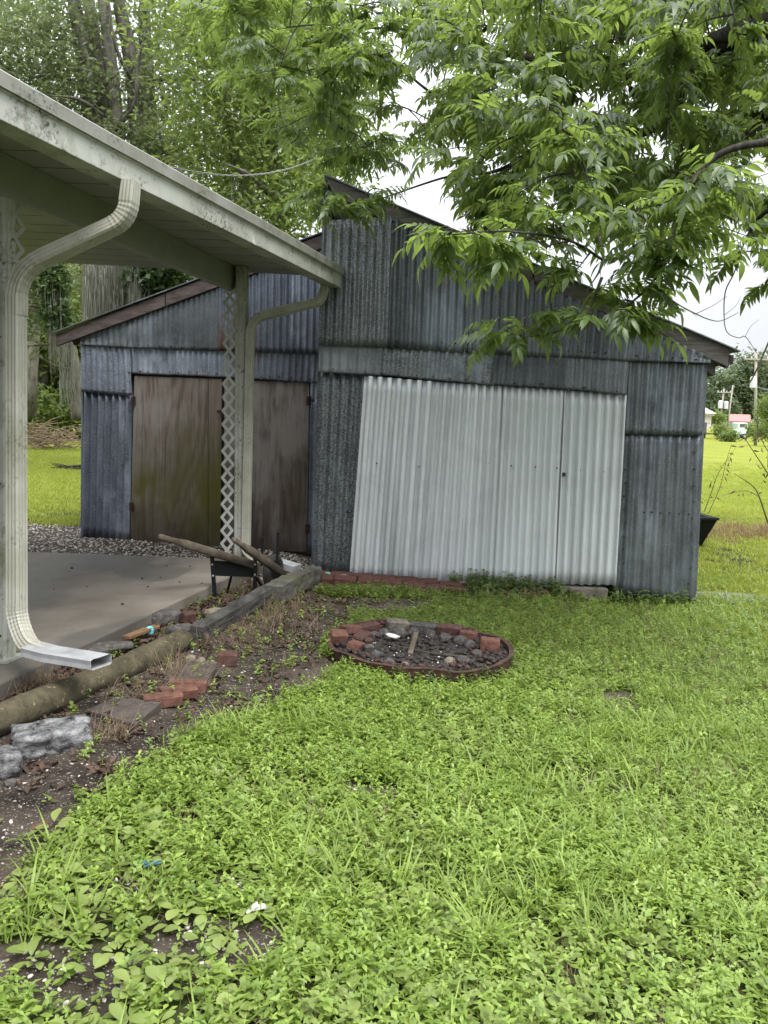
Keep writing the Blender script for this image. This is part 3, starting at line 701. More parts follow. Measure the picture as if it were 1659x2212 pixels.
# ---- marbled rocks
rock(112, 1613, (.37, .2, .125), MARBLE, 'long black and white boulder lying against the mossy log', 'rock', .5, 5, .97, .34, tilt=.08, rough=.15, sub=4)
rock(8, 1672, (.15, .14, .13), MARBLE, 'small black and white boulder at the left edge of the path', 'rock', .5, 9, .9, .35, rough=.2)
rock(22, 1698, (.05, .04, .035), GREY_STONE, 'small grey pebble below the marbled boulders', 'rock', 0, 3)
# ---- pavers and loose bricks along the border
def paver(pts, h, mat, label, name='paver', grp='pavers beside the log'):
    P = [GG(X, Y, h) for X, Y in pts]; z = np.mean([p[2] for p in P]); top = [np.array([p[0], p[1], z+h]) for p in P]
    mb = MB(); mb.hexa([p-np.array([0, 0, h+.03]) for p in top], top); return props(mb.obj(name, mat, None, top[0], bevel=.006), label, 'paver', grp)
paver([(186, 1528), (290, 1566), (349, 1522), (252, 1500)], .035, PAVER, 'large brown paver beside the marbled boulder')
paver([(352, 1464), (447, 1476), (470, 1431), (372, 1427)], .04, PAVER, 'brown paver beyond the orange bricks')
def gb(X, Y, dz): p = GG(X, Y); return (p[0], p[1], p[2]+dz)
brick(gb(352, 1524, .03), .35, BRICK, 'orange brick nearest the lawn in the loose stack', tilt=(.05, -.06), group='loose orange bricks', seed=1)
brick(gb(382, 1510, .035), .5, BRICK, 'orange brick in the middle of the loose stack', tilt=(.02, .08), group='loose orange bricks', seed=2)
brick(gb(405, 1492, .025), .2, BRICK, 'orange brick under dry stems at the back of the stack', tilt=(-.06, .04), group='loose orange bricks', seed=3)
brick(gb(491, 1434, .035), .1, BRICK_D, 'lone dark red brick standing on bare soil', (.125, .1, .075), seed=4)
rock(412, 1432, (.07, .05, .06), PALE_STONE, 'small pale stone left of the pair by the paver', 'rock', .4, 11)
rock(434, 1436, (.08, .055, .055), PALE_STONE, 'rough pale stone right of the pair by the paver', 'rock', 1.4, 12)
# ---- bed between slab and logs
rock(354, 1347, (.25, .13, .11), GREY_STONE, 'grey concrete chunk against the slab edge', 'concrete chunk', .5, 13, .9, .4, name='concrete_chunk')
rock(390, 1374, (.22, .12, .1), GREY_STONE, 'grey concrete chunk against the dark timber', 'concrete chunk', .7, 14, .7, .35, name='concrete_chunk')
rock(463, 1330, (.16, .1, .07), PALE_STONE, 'tan flat rock on the leaf litter', 'rock', .6, 15, .3)
brick(gb(406, 1349, .04), .6, BRICK_D, 'red brick end sticking up beside the concrete chunks', (.09, .07, .1), (.1, .1), None, 7)
rock(240, 1412, (.3, .13, .05), GREY_STONE, 'flat grey slab fragment behind the outlet', 'slab fragment', .45, 16, .6, name='slab_fragment', dz=.03)
rock(205, 1420, (.2, .12, .06), GREY_STONE, 'second flat grey fragment nearer the slab edge', 'slab fragment', .6, 26, .6, name='slab_fragment', dz=.02)
mb = MB(); a = gb(272, 1402, .075); b = gb(338, 1378, .08); mb.bar(a, b, .06, .02); props(mb.obj('plank', wood('orange_plank', (.11, .065, .035), (.2, .125, .065), 0, (.3, .3, .3), 30), None, a, bevel=.003), 'short orange-brown plank lying behind the log', 'plank')
mb = MB(); p = np.array(gb(323, 1384, .055)); mb.tube([p, p+np.array([.003, -.004, .03]), p+np.array([.004, -.006, .036])], [.027, .025, .017], 14)
props(mb.obj('bottle_cap', CYAN, None, p, smooth=False, bevel=.002), 'aqua plastic cap on the dead leaves', 'cap')
for i, (X, Y, s, sd) in enumerate(((40, 1444, .2, 21), (92, 1440, .21, 22), (150, 1440, .16, 23))):
    rock(X, Y, (s, s*.8, s*.6), stone('reddish_rock%d' % i, (.03, .016, .013), (.075, .04, .033), None, 11) if i == 0 else bpy.data.materials['reddish_rock0'],
         ['round dark red rock against the near post', 'round dark red rock under the outlet elbow', 'low dark red rock under the outlet mouth'][i], 'rock', i, sd, 0, .25, 'dark red rocks under the outlet')
# ---- brick path at the foot of the tall shed
bpth = thing('brick_path', GG(900, 1280), 'row of maroon bricks laid flat along the foot of the tall shed', 'brick path')
pbm = []
for s in range(6):
    me = brickmesh(30+s, (.205, .185, .07), .6); me.materials.append(PATHBRICK); pbm.append(me)
n = 0
for r in range(2):
    for k in range(11):
        if r == 1 and k > 9: continue
        t = .085+k*.212 + (.06 if r else 0); q_ = PR.p + PR.u*(t-.02) + PR.n*(.19+.192*r)
        zg = float(gz(q_[0], q_[1])); z = max(zg+.015, -.075-.02*r - .006*k)
        o = link('brick', pbm[n % 6], bpth, (q_[0]+random.uniform(-.006, .006), q_[1]+random.uniform(-.006, .006), z))
        o.rotation_euler = (random.uniform(-.03, .03), random.uniform(-.03, .03), random.uniform(-.03, .03)); n += 1
# concrete sill under the sheets
mb = MB(); a = PR.p+PR.u*.02+PR.n*.02; b = PR.p+PR.u*2.9+PR.n*.02; mb.bar(np.array([a[0], a[1], -.10]), np.array([b[0], b[1], -.16]), .16, .12)
props(mb.obj('sill', CONC, None, a, bevel=.006), 'low concrete sill under the pale doorway sheets', 'sill', None, 'structure')
mb = MB(); p = np.array(gb(708, 1249, .0)); mb.box(p+np.array([0, 0, .03]), (.05, .04, .055)); props(mb.obj('plastic_scrap', GREENPL, None, p, bevel=.008), 'small green plastic scrap at the corner of the tall shed', 'plastic scrap')
rock(742, 1253, (.1, .05, .045), PALE_STONE, 'pale dry clod beside the green scrap', 'rock', .2, 31, dz=.02)
def stick(pts, r, mat, label, cat='stick', name='stick'):
    mb = MB(); m = len(pts); mb.tube(pts, [r*(1-.6*i/(m-1)) for i in range(m)], 6); return props(mb.obj(name, mat, None, pts[0], smooth=True), label, cat)
stick([gb(745, 1252, .05), gb(790, 1256, .04), gb(830, 1268, .02), gb(838, 1275, .0)], .009, TWIG, 'thin crooked stick lying on the brick path')
stick([PR.at(718, 1242, .08), PR.at(727, 1205, .06), PR.at(740, 1163, .035)], .006, BARK_D, 'thin dark stick leaning on the dark sheet beside the doorway')

# ---- fire ring
RG = float(gz(.3, 5.5)); ZR = RG+.08
cl, cr_, ct, cb = G(709, 1393, ZR), G(1106, 1401, ZR), G(905, 1340, ZR), G(912, 1448, ZR)
RC = np.array([(cl[0]+cr_[0])/2, (ct[1]+cb[1])/2]); RR = np.linalg.norm(cr_[:2]-cl[:2])/2
def ring(name, r0, r1, z0, z1, mat, label=None):
    n = 64; V = []; Fc = []
    for i in range(n):
        a = 2*PI*i/n; c, s = math.cos(a), math.sin(a); w_ = .008*math.sin(3*a+1)+.006*math.sin(7*a)+.004*math.sin(13*a+2)
        for r, z in ((r1, z0), (r1+.012, z1-.02), (r1+.018, z1), (r0, z1), (r0, z0)): V.append((RC[0]+c*r, RC[1]+s*r, z+w_+.02*math.cos(a+2.6)))
    for i in range(n):
        for j in range(5): Fc.append((i*5+j, ((i+1) % n)*5+j, ((i+1) % n)*5+(j+1) % 5, i*5+(j+1) % 5))
    mb = MB(); mb.add(V, Fc); return mb.obj(name, mat, None, (RC[0], RC[1], RG), smooth=False)
props(ring('fire_ring', RR-.014, RR, RG-.05, ZR, RUST), 'rusty low iron ring of the fire pit in the lawn', 'fire ring')
n = 40; V = [(RC[0], RC[1], RG+.02)]; Fc = []
for k in range(1, 13):
    for i in range(n):
        a = 2*PI*i/n; r = (RR-.016)*k/12; V.append((RC[0]+r*math.cos(a), RC[1]+r*math.sin(a), RG+.025+.03*(fnoise(r*math.cos(a)*7, r*math.sin(a)*7, 3)-.3)))
for i in range(n): Fc.append((0, 1+i, 1+(i+1) % n))
for k in range(11):
    for i in range(n): Fc.append((1+k*n+i, 1+(k+1)*n+i, 1+(k+1)*n+(i+1) % n, 1+k*n+(i+1) % n))
mb = MB(); mb.add(V, Fc); props(mb.obj('ash', ASH, None, (RC[0], RC[1], RG), smooth=True), 'dark wet ash and soil filling the fire ring', 'ash', None, 'stuff')
def inring(X, Y, dz): p = G(X, Y, RG+dz); return (p[0], p[1], RG+dz)
grp = 'bricks inside the fire ring'
for i, (X, Y, dz, rz, mt, size, tl, lab) in enumerate([
    (731, 1377, .085, .25, BRICK, (.115, .10, .075), (.25, .1), 'chipped orange-red brick at the left end of the fire ring'),
    (757, 1360, .085, .75, BRICK, (.15, .09, .055), (-.1, .12), 'orange brick behind the chipped one on the ring'),
    (795, 1356, .075, .45, BRICK_D, (.17, .085, .055), (0, -.1), 'dark red brick lying along the back left of the ring'),
    (858, 1351, .075, .12, PALEBRICK, (.16, .11, .08), (.05, .05), 'scorched cream brick at the back of the ring'),
    (914, 1357, .06, -.08, ASHSTONE, (.2, .085, .07), (.1, 0), 'long grey sooty brick right of the cream brick'),
    (970, 1362, .06, -.2, BRICK_D, (.185, .09, .075), (.1, 0), 'brown brick along the back right of the ring'),
    (1012, 1374, .065, -.35, BRICK, (.12, .09, .07), (0, .05), 'bright orange brick between the brown brick and the grey topped one'),
    (1058, 1393, .075, -.12, BRICK, (.135, .1, .085), (.06, .03), 'orange brick with a grey top at the right of the ring'),
    (783, 1377, .06, 1.0, BRICK_D, (.13, .09, .05), (.2, -.2), 'dark red brick leaning inward at the left of the ash'),
    (768, 1397, .06, 1.3, BRICK, (.13, .09, .065), (.25, .15), 'rounded orange brick at the front left of the ash'),
    (795, 1388, .05, .2, BRICK_D, (.06, .06, .06), (.1, 0), 'small dark brick end on the left of the ash'),
    (797, 1401, .05, .3, ASHSTONE, (.065, .05, .05), (.1, 0), 'small grey brick end at the front left of the ash')]):
    brick(inring(X, Y, dz), rz, mt, lab, size, tl, grp, 50+i)
for i, (X, Y, s, mt, lab) in enumerate([
    (862, 1368, .12, ASHSTONE, 'round sooty stone left of the charred board'), (894, 1366, .11, ASHSTONE, 'round sooty stone behind the charred board'),
    (930, 1371, .10, ASHSTONE, 'round sooty stone right of the charred board'), (962, 1378, .10, ASHSTONE, 'round sooty stone below the brown brick'),
    (995, 1386, .12, ASHSTONE, 'round sooty stone below the bright orange brick'), (1015, 1394, .11, ASHSTONE, 'sooty stone nearest the grey topped brick'),
    (830, 1368, .10, ASHSTONE, 'sooty stone below the scorched cream brick'), (808, 1372, .09, ASHSTONE, 'sooty stone beside the leaning dark brick'),
    (972, 1432, .10, PALE_STONE, 'tan stone at the front of the ring'), (1000, 1428, .10, ASHSTONE, 'dark stone right of the tan stone at the ring front'),
    (875, 1437, .06, PALE_STONE, 'small cream stone at the front rim'), (840, 1432, .09, ASHSTONE, 'dark stone left of the small cream stone'),
    (812, 1415, .08, ASHSTONE, 'dark stone at the front left of the ash'), (1030, 1412, .08, ASHSTONE, 'low dark stone at the right of the ash')]):
    p = inring(X, Y, .04); o = bpy.data.objects.new('stone', rockmesh('stone', (s, s*.8, s*.75), 60+i, mt, 2, .2)); COL.objects.link(o); place(o, p, (0, 0, i)); props(o, lab, 'stone', 'stones in the fire ring')
mb = MB(); mb.bar(inring(899, 1368, .085), inring(886, 1413, .045), .034, .018); props(mb.obj('board', HANDLE, None, inring(899, 1368, .08), bevel=.002), 'short charred board standing in the ash', 'board')
p = inring(848, 1373, .085); o = bpy.data.objects.new('paper_scrap', rockmesh('paper_scrap', (.11, .07, .02), 80, PALEWHITE, 2, .5, .4)); COL.objects.link(o); place(o, p, (0, .2, -.3)); props(o, 'crumpled white scrap on the sooty stones', 'scrap')
stick([inring(830, 1390, .05), inring(880, 1400, .06), inring(940, 1412, .055), inring(1030, 1421, .05)], .006, TWIG, 'thin stick lying across the ash')
stick([inring(920, 1396, .04), inring(965, 1413, .05), inring(1035, 1420, .06)], .005, TWIG, 'second thin stick to the right of the board')
def mini(name, pts, mat, label, cat, s=(.01, .022), kind='stuff', flat=.5):
    """many small chips joined as one countless mass"""
    V = []; Fc = []; base = bmesh.new(); bmesh.ops.create_icosphere(base, subdivisions=1, radius=1); bv = np.array([v.co for v in base.verts]); bf_ = np.array([[v.index for v in f.verts] for f in base.faces]); base.free()
    n = len(pts); sc = rng.uniform(s[0], s[1], n)/2; st = np.stack([np.ones(n), rng.uniform(.5, .9, n), rng.uniform(.3, .3+flat, n)], -1)
    jit = 1+.25*rng.standard_normal((n, len(bv), 1)); a = rng.uniform(0, 2*PI, n)
    P = bv[None]*jit*sc[:, None, None]*st[:, None, :]; x = P[..., 0]*np.cos(a)[:, None]-P[..., 1]*np.sin(a)[:, None]; y = P[..., 0]*np.sin(a)[:, None]+P[..., 1]*np.cos(a)[:, None]
    P = np.stack([x, y, P[..., 2]], -1)+np.asarray(pts)[:, None, :]
    Fq = (bf_[None]+(np.arange(n)*len(bv))[:, None, None]).reshape(-1, 3)
    me = npmesh(name, P.reshape(-1, 3), Fq, mat, np.repeat(rng.random(n), len(bv))); return props(link(name, me), label, cat, None, kind)
k = 45; a = rng.uniform(0, 2*PI, k); r = RR*.92*np.sqrt(rng.random(k)); pts = np.stack([RC[0]+r*np.cos(a), RC[1]+r*np.sin(a), np.full(k, RG+.05)], -1)
k2 = 700; a = rng.uniform(0, 2*PI, k2); r = RR*.93*np.sqrt(rng.random(k2)); SOOT = stone('charred_lump', (.016, .014, .013), (.075, .062, .052), (.13, .05, .03), 20)
mini('charred_lumps', np.stack([RC[0]+r*np.cos(a), RC[1]+r*np.sin(a), np.full(k2, RG+.04)+.02*(r/RR > .7)], -1), SOOT, 'charred lumps and brick crumbs strewn over the ash', 'charred lumps', (.012, .055))
k3 = 90; a = rng.uniform(0, 2*PI, k3); r = RR*(.55+.38*rng.random(k3))
mini('brick_rubble', np.stack([RC[0]+r*np.cos(a), RC[1]+r*np.sin(a), np.full(k3, RG+.05)+.02*(r/RR > .75)], -1), BRICK_D, 'broken brick rubble round the inside of the fire ring', 'rubble', (.02, .06))
mini('shell_chips', pts, PALEWHITE, 'white shell and charcoal chips in the ash', 'shell chips', (.006, .018))

# ---- wheelbarrow: wooden handles, black steel legs and plate, wheel at the far end
wl = GG(464, 1287, .035); wr = GG(551, 1281, .03); wl[2] += .035; wr[2] += .03
WB = thing('wheelbarrow', (wl+wr)/2, 'trayless wheelbarrow with wooden handles and black steel legs', 'wheelbarrow')
yl, yr = wl[1], wr[1]
axle = PD(590, 1236, yr+.42)
def grip(A, B, B2):
    A, B = np.asarray(A), np.asarray(B); d = (B-A)/np.linalg.norm(B-A); mb = MB()
    sq = [(math.copysign(abs(math.cos(t))**.55, math.cos(t)), math.copysign(abs(math.sin(t))**.55, math.sin(t))) for t in [2*PI*i/12 for i in range(12)]]
    L = np.linalg.norm(B-A)
    mb.tube([A, A+d*.02, A+d*.12, A+d*.17, A+d*.24, B], [.015, .021, .0205, .025, .034, .034], prof=[(x*.8, y) for x, y in sq], up=(0, 0, 1)); return mb.obj('handle', HANDLE, WB, smooth=True)
hl0 = PD(343, 1158, yl-.40); hl1 = PD(545, 1219, yl+.22)
hr0 = PD(503, 1164, yr-.42); hr1 = PD(613, 1240, yr+.24)
grip(hl0, hl1, 0); grip(hr0, hr1, 0)
tl_, tr_ = PD(458, 1207, yl+.0), PD(551, 1208, yr+.0)
for a, b in ((wl, tl_), (wr, tr_)):
    mb = MB(); mb.bar(a-np.array([0, 0, .01]), b+np.array([0, 0, .02]), .034, .012, up=(0, 1, 0)); mb.obj('leg', BLACK, WB, bevel=.003)
mb = MB(); slab4(mb, [PD(461, 1211, yl+.015), PD(548, 1215, yr+.015), PD(546, 1247, yr+.015), PD(463, 1244, yl+.015)], (0, -1, 0), .006); mb.obj('cross_plate', BLACK, WB, bevel=.002)
for (X, Y, X2, Y2) in ((500, 1244, 486, 1288), (552, 1245, 572, 1285)):
    mb = MB(); mb.bar(PD(X, Y, yl+.12), GG(X2, Y2)+np.array([0, .08, .0]), .02, .008, up=(0, 1, 0)); mb.obj('brace', BLACK, WB)
for X, Y0, Y1 in ((567, 1161, 1222), (600, 1150, 1228)):
    mb = MB(); a = PD(X+1, Y0, yr+.2); b = PD(X-2, Y1, yr+.2); mb.bar(a, b, .022, .012, up=(0, 1, 0)); mb.box(a+np.array([0, .0, -.004]), (.032, .02, .008)); mb.obj('tray_bracket', BLACK, WB)
mb = MB()
for t, T in ((.35, 0), (.65, 0)):
    for a, b in ((wl, tl_), (wr, tr_)):
        p = a+(b-a)*(t+.2); mb.tube([p-np.array([0, .005, 0]), p-np.array([0, .012, 0])], .008, 6)
mb.obj('bolt', GALV_PIPE, WB)['kind'] = 'stuff'
wa = np.array([.93, -.36, 0.0])
def wheel(c, R, r):
    n, k = 36, 12; V = []; Fc = []; u = np.cross(wa, [0, 0, 1])
    for i in range(n):
        a = 2*PI*i/n; rad = u*math.cos(a)+np.array([0, 0, 1])*math.sin(a)
        for j in range(k):
            b = 2*PI*j/k; V.append(c+rad*(R+r*math.cos(b)*(1+.06*(i % 2)*(math.cos(b) > .3)))+wa*r*math.sin(b))
    for i in range(n):
        for j in range(k): Fc.append((i*k+j, ((i+1) % n)*k+j, ((i+1) % n)*k+(j+1) % k, i*k+(j+1) % k))
    mb = MB(); mb.add(V, Fc); w_ = mb.obj('wheel', RUBBER, WB, smooth=True)
    mb = MB(); mb.tube([c-wa*.02, c-wa*.028, c+wa*.028, c+wa*.02], [R-r*.5, R-r*.3, R-r*.3, R-r*.5], 24); mb.obj('rim', BLACK, w_)
    mb = MB(); mb.tube([c-wa*.09, c+wa*.09], .009, 8); mb.obj('axle', BLACK, w_)
wheel(np.array([axle[0], axle[1], float(gz(axle[0], axle[1]))+.15]), .115, .038)

# ---- black tub behind the right corner
DT = 11.4; zg = float(GG(1500, 1172)[2])
mb = MB(); zr_ = float(PD(1530, 1119, DT)[2]); xr = float(PD(1536, 1120, DT)[0]); x0 = float(PD(1510, 1168, DT)[0])
T = [(x0-.5, DT-.1, zg), (x0, DT-.1, zg), (x0, DT+.4, zg), (x0-.5, DT+.4, zg)]; U = [(xr-.85, DT-.25, zr_), (xr, DT-.25, zr_+.02), (xr, DT+.55, zr_+.02), (xr-.85, DT+.55, zr_)]
Ui = [(xr-.82, DT-.22, zr_+.003), (xr-.03, DT-.22, zr_+.023), (xr-.03, DT+.52, zr_+.023), (xr-.82, DT+.52, zr_+.003)]; Ti = [(x0-.47, DT-.07, zg+.03), (x0-.03, DT-.07, zg+.03), (x0-.03, DT+.37, zg+.03), (x0-.47, DT+.37, zg+.03)]
mb.add(T+U+Ui+Ti, [(3, 2, 1, 0)]+[(i, (i+1) % 4, 4+(i+1) % 4, 4+i) for i in range(4)]+[(4+i, 4+(i+1) % 4, 8+(i+1) % 4, 8+i) for i in range(4)]+[(8+i, 8+(i+1) % 4, 12+(i+1) % 4, 12+i) for i in range(4)]+[(12, 13, 14, 15)])
TB = mb.obj('tub', BLACK, None, (x0, DT, zg), bevel=.012); props(TB, 'black tapered tub half hidden behind the right shed corner', 'tub')
mb = MB(); mb.tube([np.array(p) for p in U+[U[0]]], .018, 8); mb.obj('rim', BLACK, TB, loc=(x0, DT, zg), smooth=True)

# ---- puddle
mw = Mat('puddle_water', .04, 0, .6); mw.col((.05, .05, .045)); mw.bump(mw.noise(9, 2), .05, .01)
pc = G(1575, 1285, -.2); V = [(pc[0], pc[1], float(gz(pc[0], pc[1]))+.028)]; Fc = []
for i in range(40):
    a = 2*PI*i/40; r = .8+.35*(fnoise(math.cos(a)*1.5+4, math.sin(a)*1.5+4, 6)-.5)*2; V.append((pc[0]+.62*r*math.cos(a), pc[1]+.3*r*math.sin(a), V[0][2]))
for i in range(40): Fc.append((0, 1+i, 1+(i+1) % 40))
mb = MB(); mb.add(V, Fc); props(mb.obj('puddle', mw.m, None, V[0]), 'shallow rain puddle in the grass right of the tall shed', 'puddle', None, 'structure'); PUD = pc

# ---- litter in the weeds
mb = MB(); p = np.array(gb(545, 1990, .03))
for i in range(3): mb.bar(p+np.array([.02*i-.02, .008*i, .006*i]), p+np.array([.02*i+.015, .012, .02-.006*i]), .025, .003)
props(mb.obj('paper_scrap', PALEWHITE, None, p), 'torn white scrap among the weeds in the near lawn', 'scrap')
mb = MB(); p = np.array(gb(312, 1888, .03))
for i in range(5): mb.bar(p+np.array([.014*i-.03, .01*math.sin(i*2), .004*(i % 2)]), p+np.array([.014*i, .01*math.cos(i*2), .012]), .012, .004)
props(mb.obj('plastic_scrap', plain('blue_green_plastic', (.07, .15, .17), .5), None, p), 'blue-green plastic scraps caught in the weeds', 'plastic scrap')
mb = MB(); p = np.array(gb(70, 1800, .02)); mb.bar(p, p+np.array([.05, .01, .012]), .035, .004); props(mb.obj('bark_chip', BRICK, None, p), 'reddish flat chip on bare soil at the left', 'chip')
# ================================================================== far things on the right
def facebox(mb, X0, Y0, X1, Y1, D, depth, bottom=None):
    a, b, c, d = PD(X0, Y0, D), PD(X1, Y0, D), PD(X1, Y1, D), PD(X0, Y1, D)
    a[0] = d[0]; b[0] = c[0]; a[2] = b[2] = (a[2]+b[2])/2; z = (c[2]+d[2])/2 if bottom is None else bottom; c[2] = d[2] = z
    return slab4(mb, [a, b, c, d], (0, -1, 0), depth)
SIDING = plain('beige_siding', (.5, .46, .43), .7, 0, .3, .1); ROOFP = plain('pinkish_roof', (.42, .34, .34), .7, 0, .3, .2)
HS = thing('raised_house', PD(1500, 940, 84), 'small beige house on piers beyond the field, cut by the shed edge', 'house')
x1 = float(PD(1537, 900, 84)[0]); zt_, zb_ = float(PD(1537, 893, 84)[2]), float(PD(1537, 928, 84)[2]); zr2 = float(PD(1537, 877, 84)[2])
mb = MB(); mb.box((x1-4, 86.5, (zt_+zb_)/2), (8, 5, zt_-zb_)); mb.obj('wall', SIDING, HS)
mb = MB(); mb.add([(x1-8.4, 83.6, zt_-.02), (x1+.35, 83.6, zt_-.02), (x1+.35, 89.4, zt_-.02), (x1-8.4, 89.4, zt_-.02), (x1-8.0, 86.5, zr2+.1), (x1-.15, 86.5, zr2+.1)], [(0, 1, 2, 3), (0, 4, 5, 1), (2, 5, 4, 3), (1, 5, 2), (0, 3, 4)]); mb.obj('roof', ROOFP, HS)
mb = MB(); mb.box((x1-4, 83.9, zt_-.12), (8.5, .1, .22)); mb.obj('fascia', plain('far_white_trim', (.7, .68, .66)), HS)
for i in range(4):
    mb = MB(); mb.box((x1-.5-i*2.2, 84.6, (zb_-.1)/2), (.35, .35, zb_+.2)); mb.obj('pier', VOID, HS)
mb = MB(); mb.box((x1-.9, 83.97, zt_-1.5), (.9, .06, 1.1)); mb.obj('window', plain('far_window_glass', (.08, .09, .1), .2), HS)
RED = plain('faded_red_roof', (.4, .13, .12), .6, 0, .3, .3); DG = plain('dark_green_door', (.03, .06, .05), .7); TG = plain('pale_green_truck_paint', (.55, .68, .62), .4, 0, .5, .1)
RB = thing('red_roofed_shed', PD(1595, 933, 92), 'red roofed outbuilding behind the pale green truck', 'shed')
mb = MB(); facebox(mb, 1581, 909, 1618, 935, 92, 4, 0.0); mb.obj('wall', plain('outbuilding_wall', (.3, .31, .3), .8), RB)
a, b = PD(1573, 911, 91.5), PD(1621, 912, 91.5); c, d = PD(1621, 900, 94), PD(1577, 899, 94); zA = (a[2]+b[2])/2; zB = (c[2]+d[2])/2+.15; a[2] = b[2] = zA; c[2] = d[2] = zB
mb = MB(); mb.hexa([a, b, c, d], [p+np.array([0, 0, .08]) for p in (a, b, c, d)]); mb.obj('roof', RED, RB)
mb = MB(); facebox(mb, 1583, 912, 1592, 934, 91.9, .1, 0.02); mb.obj('doorway', DG, RB)  # flat dark panel, the shade inside the opening put into its colour
TK = thing('truck', PD(1603, 933, 84), 'pale green and white truck parked in front of the red roofed outbuilding', 'truck')
zt2 = float(PD(1603, 912, 84)[2]); L0, L1 = float(PD(1590, 925, 84)[0]), float(PD(1617, 925, 84)[0])
mb = MB(); mb.box(((L0+L1)/2+.05, 84.9, .72), (L1-L0, 1.7, .5)); mb.obj('body', TG, TK, bevel=.08)
mb = MB(); mb.box((L1-.55, 84.9, 1.25), (1.05, 1.6, zt2-.85)); mb.obj('cab', TG, TK, bevel=.1)
mb = MB(); mb.box((L1-.5, 84.08, 1.42), (.75, .04, .34)); mb.obj('window', bpy.data.materials['far_window_glass'], TK)
for x in (L0+.3, L1-.35):
    mb = MB(); mb.tube([(x, 84.0, .3), (x, 84.25, .3)], .3, 16); wv_ = mb.obj('wheel', RUBBER, TK)
    mb = MB(); mb.tube([(x, 83.98, .3), (x, 84.02, .3)], .15, 12); mb.obj('rim', GALV_PIPE, wv_)
mb = MB(); mb.box((L0+.02, 84.9, .5), (.08, 1.6, .15)); mb.obj('bumper', GALV_PIPE, TK)
CR = thing('parked_car', PD(1570, 932, 86), 'faded red car parked left of the pale green truck', 'car')
cx = float(PD(1570, 925, 86)[0]); RC2 = plain('faded_red_paint', (.35, .1, .09), .4)
mb = MB(); mb.box((cx, 86.7, .55), (1.05, 1.6, .5)); mb.obj('body', RC2, CR, bevel=.12)
mb = MB(); mb.box((cx+.05, 86.7, .98), (.62, 1.4, .42)); mb.obj('cabin', RC2, CR, bevel=.12)
mb = MB(); mb.box((cx+.05, 85.98, 1.0), (.5, .03, .26)); mb.obj('window', bpy.data.materials['far_window_glass'], CR)
for x in (cx-.32, cx+.32):
    mb = MB(); mb.tube([(x, 85.85, .25), (x, 86.05, .25)], .24, 14); mb.obj('wheel', RUBBER, CR)
POLE = plain('grey_pole_wood', (.3, .28, .24), .9, 0, .2, .2); TRF = plain('transformer_grey', (.55, .56, .58), .5)
def upole(Xb, Yb, Xt, Yt, D, r, arm, cans, label):
    top = PD(Xt, Yt, D); b = PD(Xb, Yb, D); t = thing('utility_pole', (b[0], D, 0), label, 'utility pole', 'utility poles across the field')
    base = np.array([b[0]+(b[0]-top[0])*max(0, b[2])/(top[2]-b[2]), D, -.1]); mb = MB(); mb.tube([base, top], [r, r*.75], 10); mb.obj('pole', POLE, t, smooth=True)
    for z, wd in arm:
        c = top+(base-top)*z; mb = MB(); mb.bar(c-np.array([wd/2, .12, 0]), c+np.array([wd/2, -.12, 0]), .1, .12); am = mb.obj('crossarm', POLE, t)
        mb = MB()
        for k in (-.45, -.2, .2, .45): mb.tube([c+np.array([wd*k, -.12, .06]), c+np.array([wd*k, -.12, .22])], [.05, .03], 8)
        mb.obj('insulator', TRF, am)
    for z, dx in cans:
        c = top+(base-top)*z+np.array([dx, -.3, 0]); mb = MB(); mb.tube([c-np.array([0, 0, .42]), c-np.array([0, 0, .38]), c+np.array([0, 0, .38]), c+np.array([0, 0, .45])], [.2, .24, .24, .12], 14); mb.obj('transformer', TRF, t)
    return top
pA = upole(1556, 911, 1564, 840, 90, .11, [(.07, 1.5)], [(.32, -.33), (.33, .3)], 'utility pole with two grey transformer cans')
pB = upole(1571, 927, 1583, 832, 86, .085, [], [], 'bare thin utility pole above the red roofed outbuilding')
pC = upole(1632, 905, 1633, 762, 62, .125, [(.07, 1.9)], [(.32, -.32)], 'tallest utility pole with a single transformer and crossarm')
WIRE = plain('power_line', (.16, .16, .16), .6)
def wire(a, b, sag, r, mat, label, name='power_line'):
    pts = [np.asarray(a)*(1-f)+np.asarray(b)*f-np.array([0, 0, sag*4*f*(1-f)]) for f in np.linspace(0, 1, 17)]; mb = MB(); mb.tube(pts, r, 5); return props(mb.obj(name, mat, None, pts[0]), label, 'cable')
wire(pA+np.array([.5, 0, -.5]), pB+np.array([0, 0, -.2]), .5, .02, WIRE, 'power line between the two thin far poles')
wire(pC+np.array([.3, 0, -2.6]), np.array([pC[0]+9, 55, pC[2]-4.2]), .4, .03, WIRE, 'power line dropping right from the tallest pole')
# twisted service cable above the carport
a, b = PD(350, 356, 9.4), PD(700, 333, 14.0); mb = MB()
for s in range(2):
    pts = [a*(1-f)+b*f-np.array([0, 0, .22*4*f*(1-f)])+.008*np.array([0, math.sin(f*90+s*PI), math.cos(f*90+s*PI)]) for f in np.linspace(-.4, 1.25, 120)]; mb.tube(pts, .006, 5)
props(mb.obj('service_cable', plain('cable_insulation', (.17, .17, .16), .6), None, a), 'twisted service cable slung above the carport roof', 'cable')

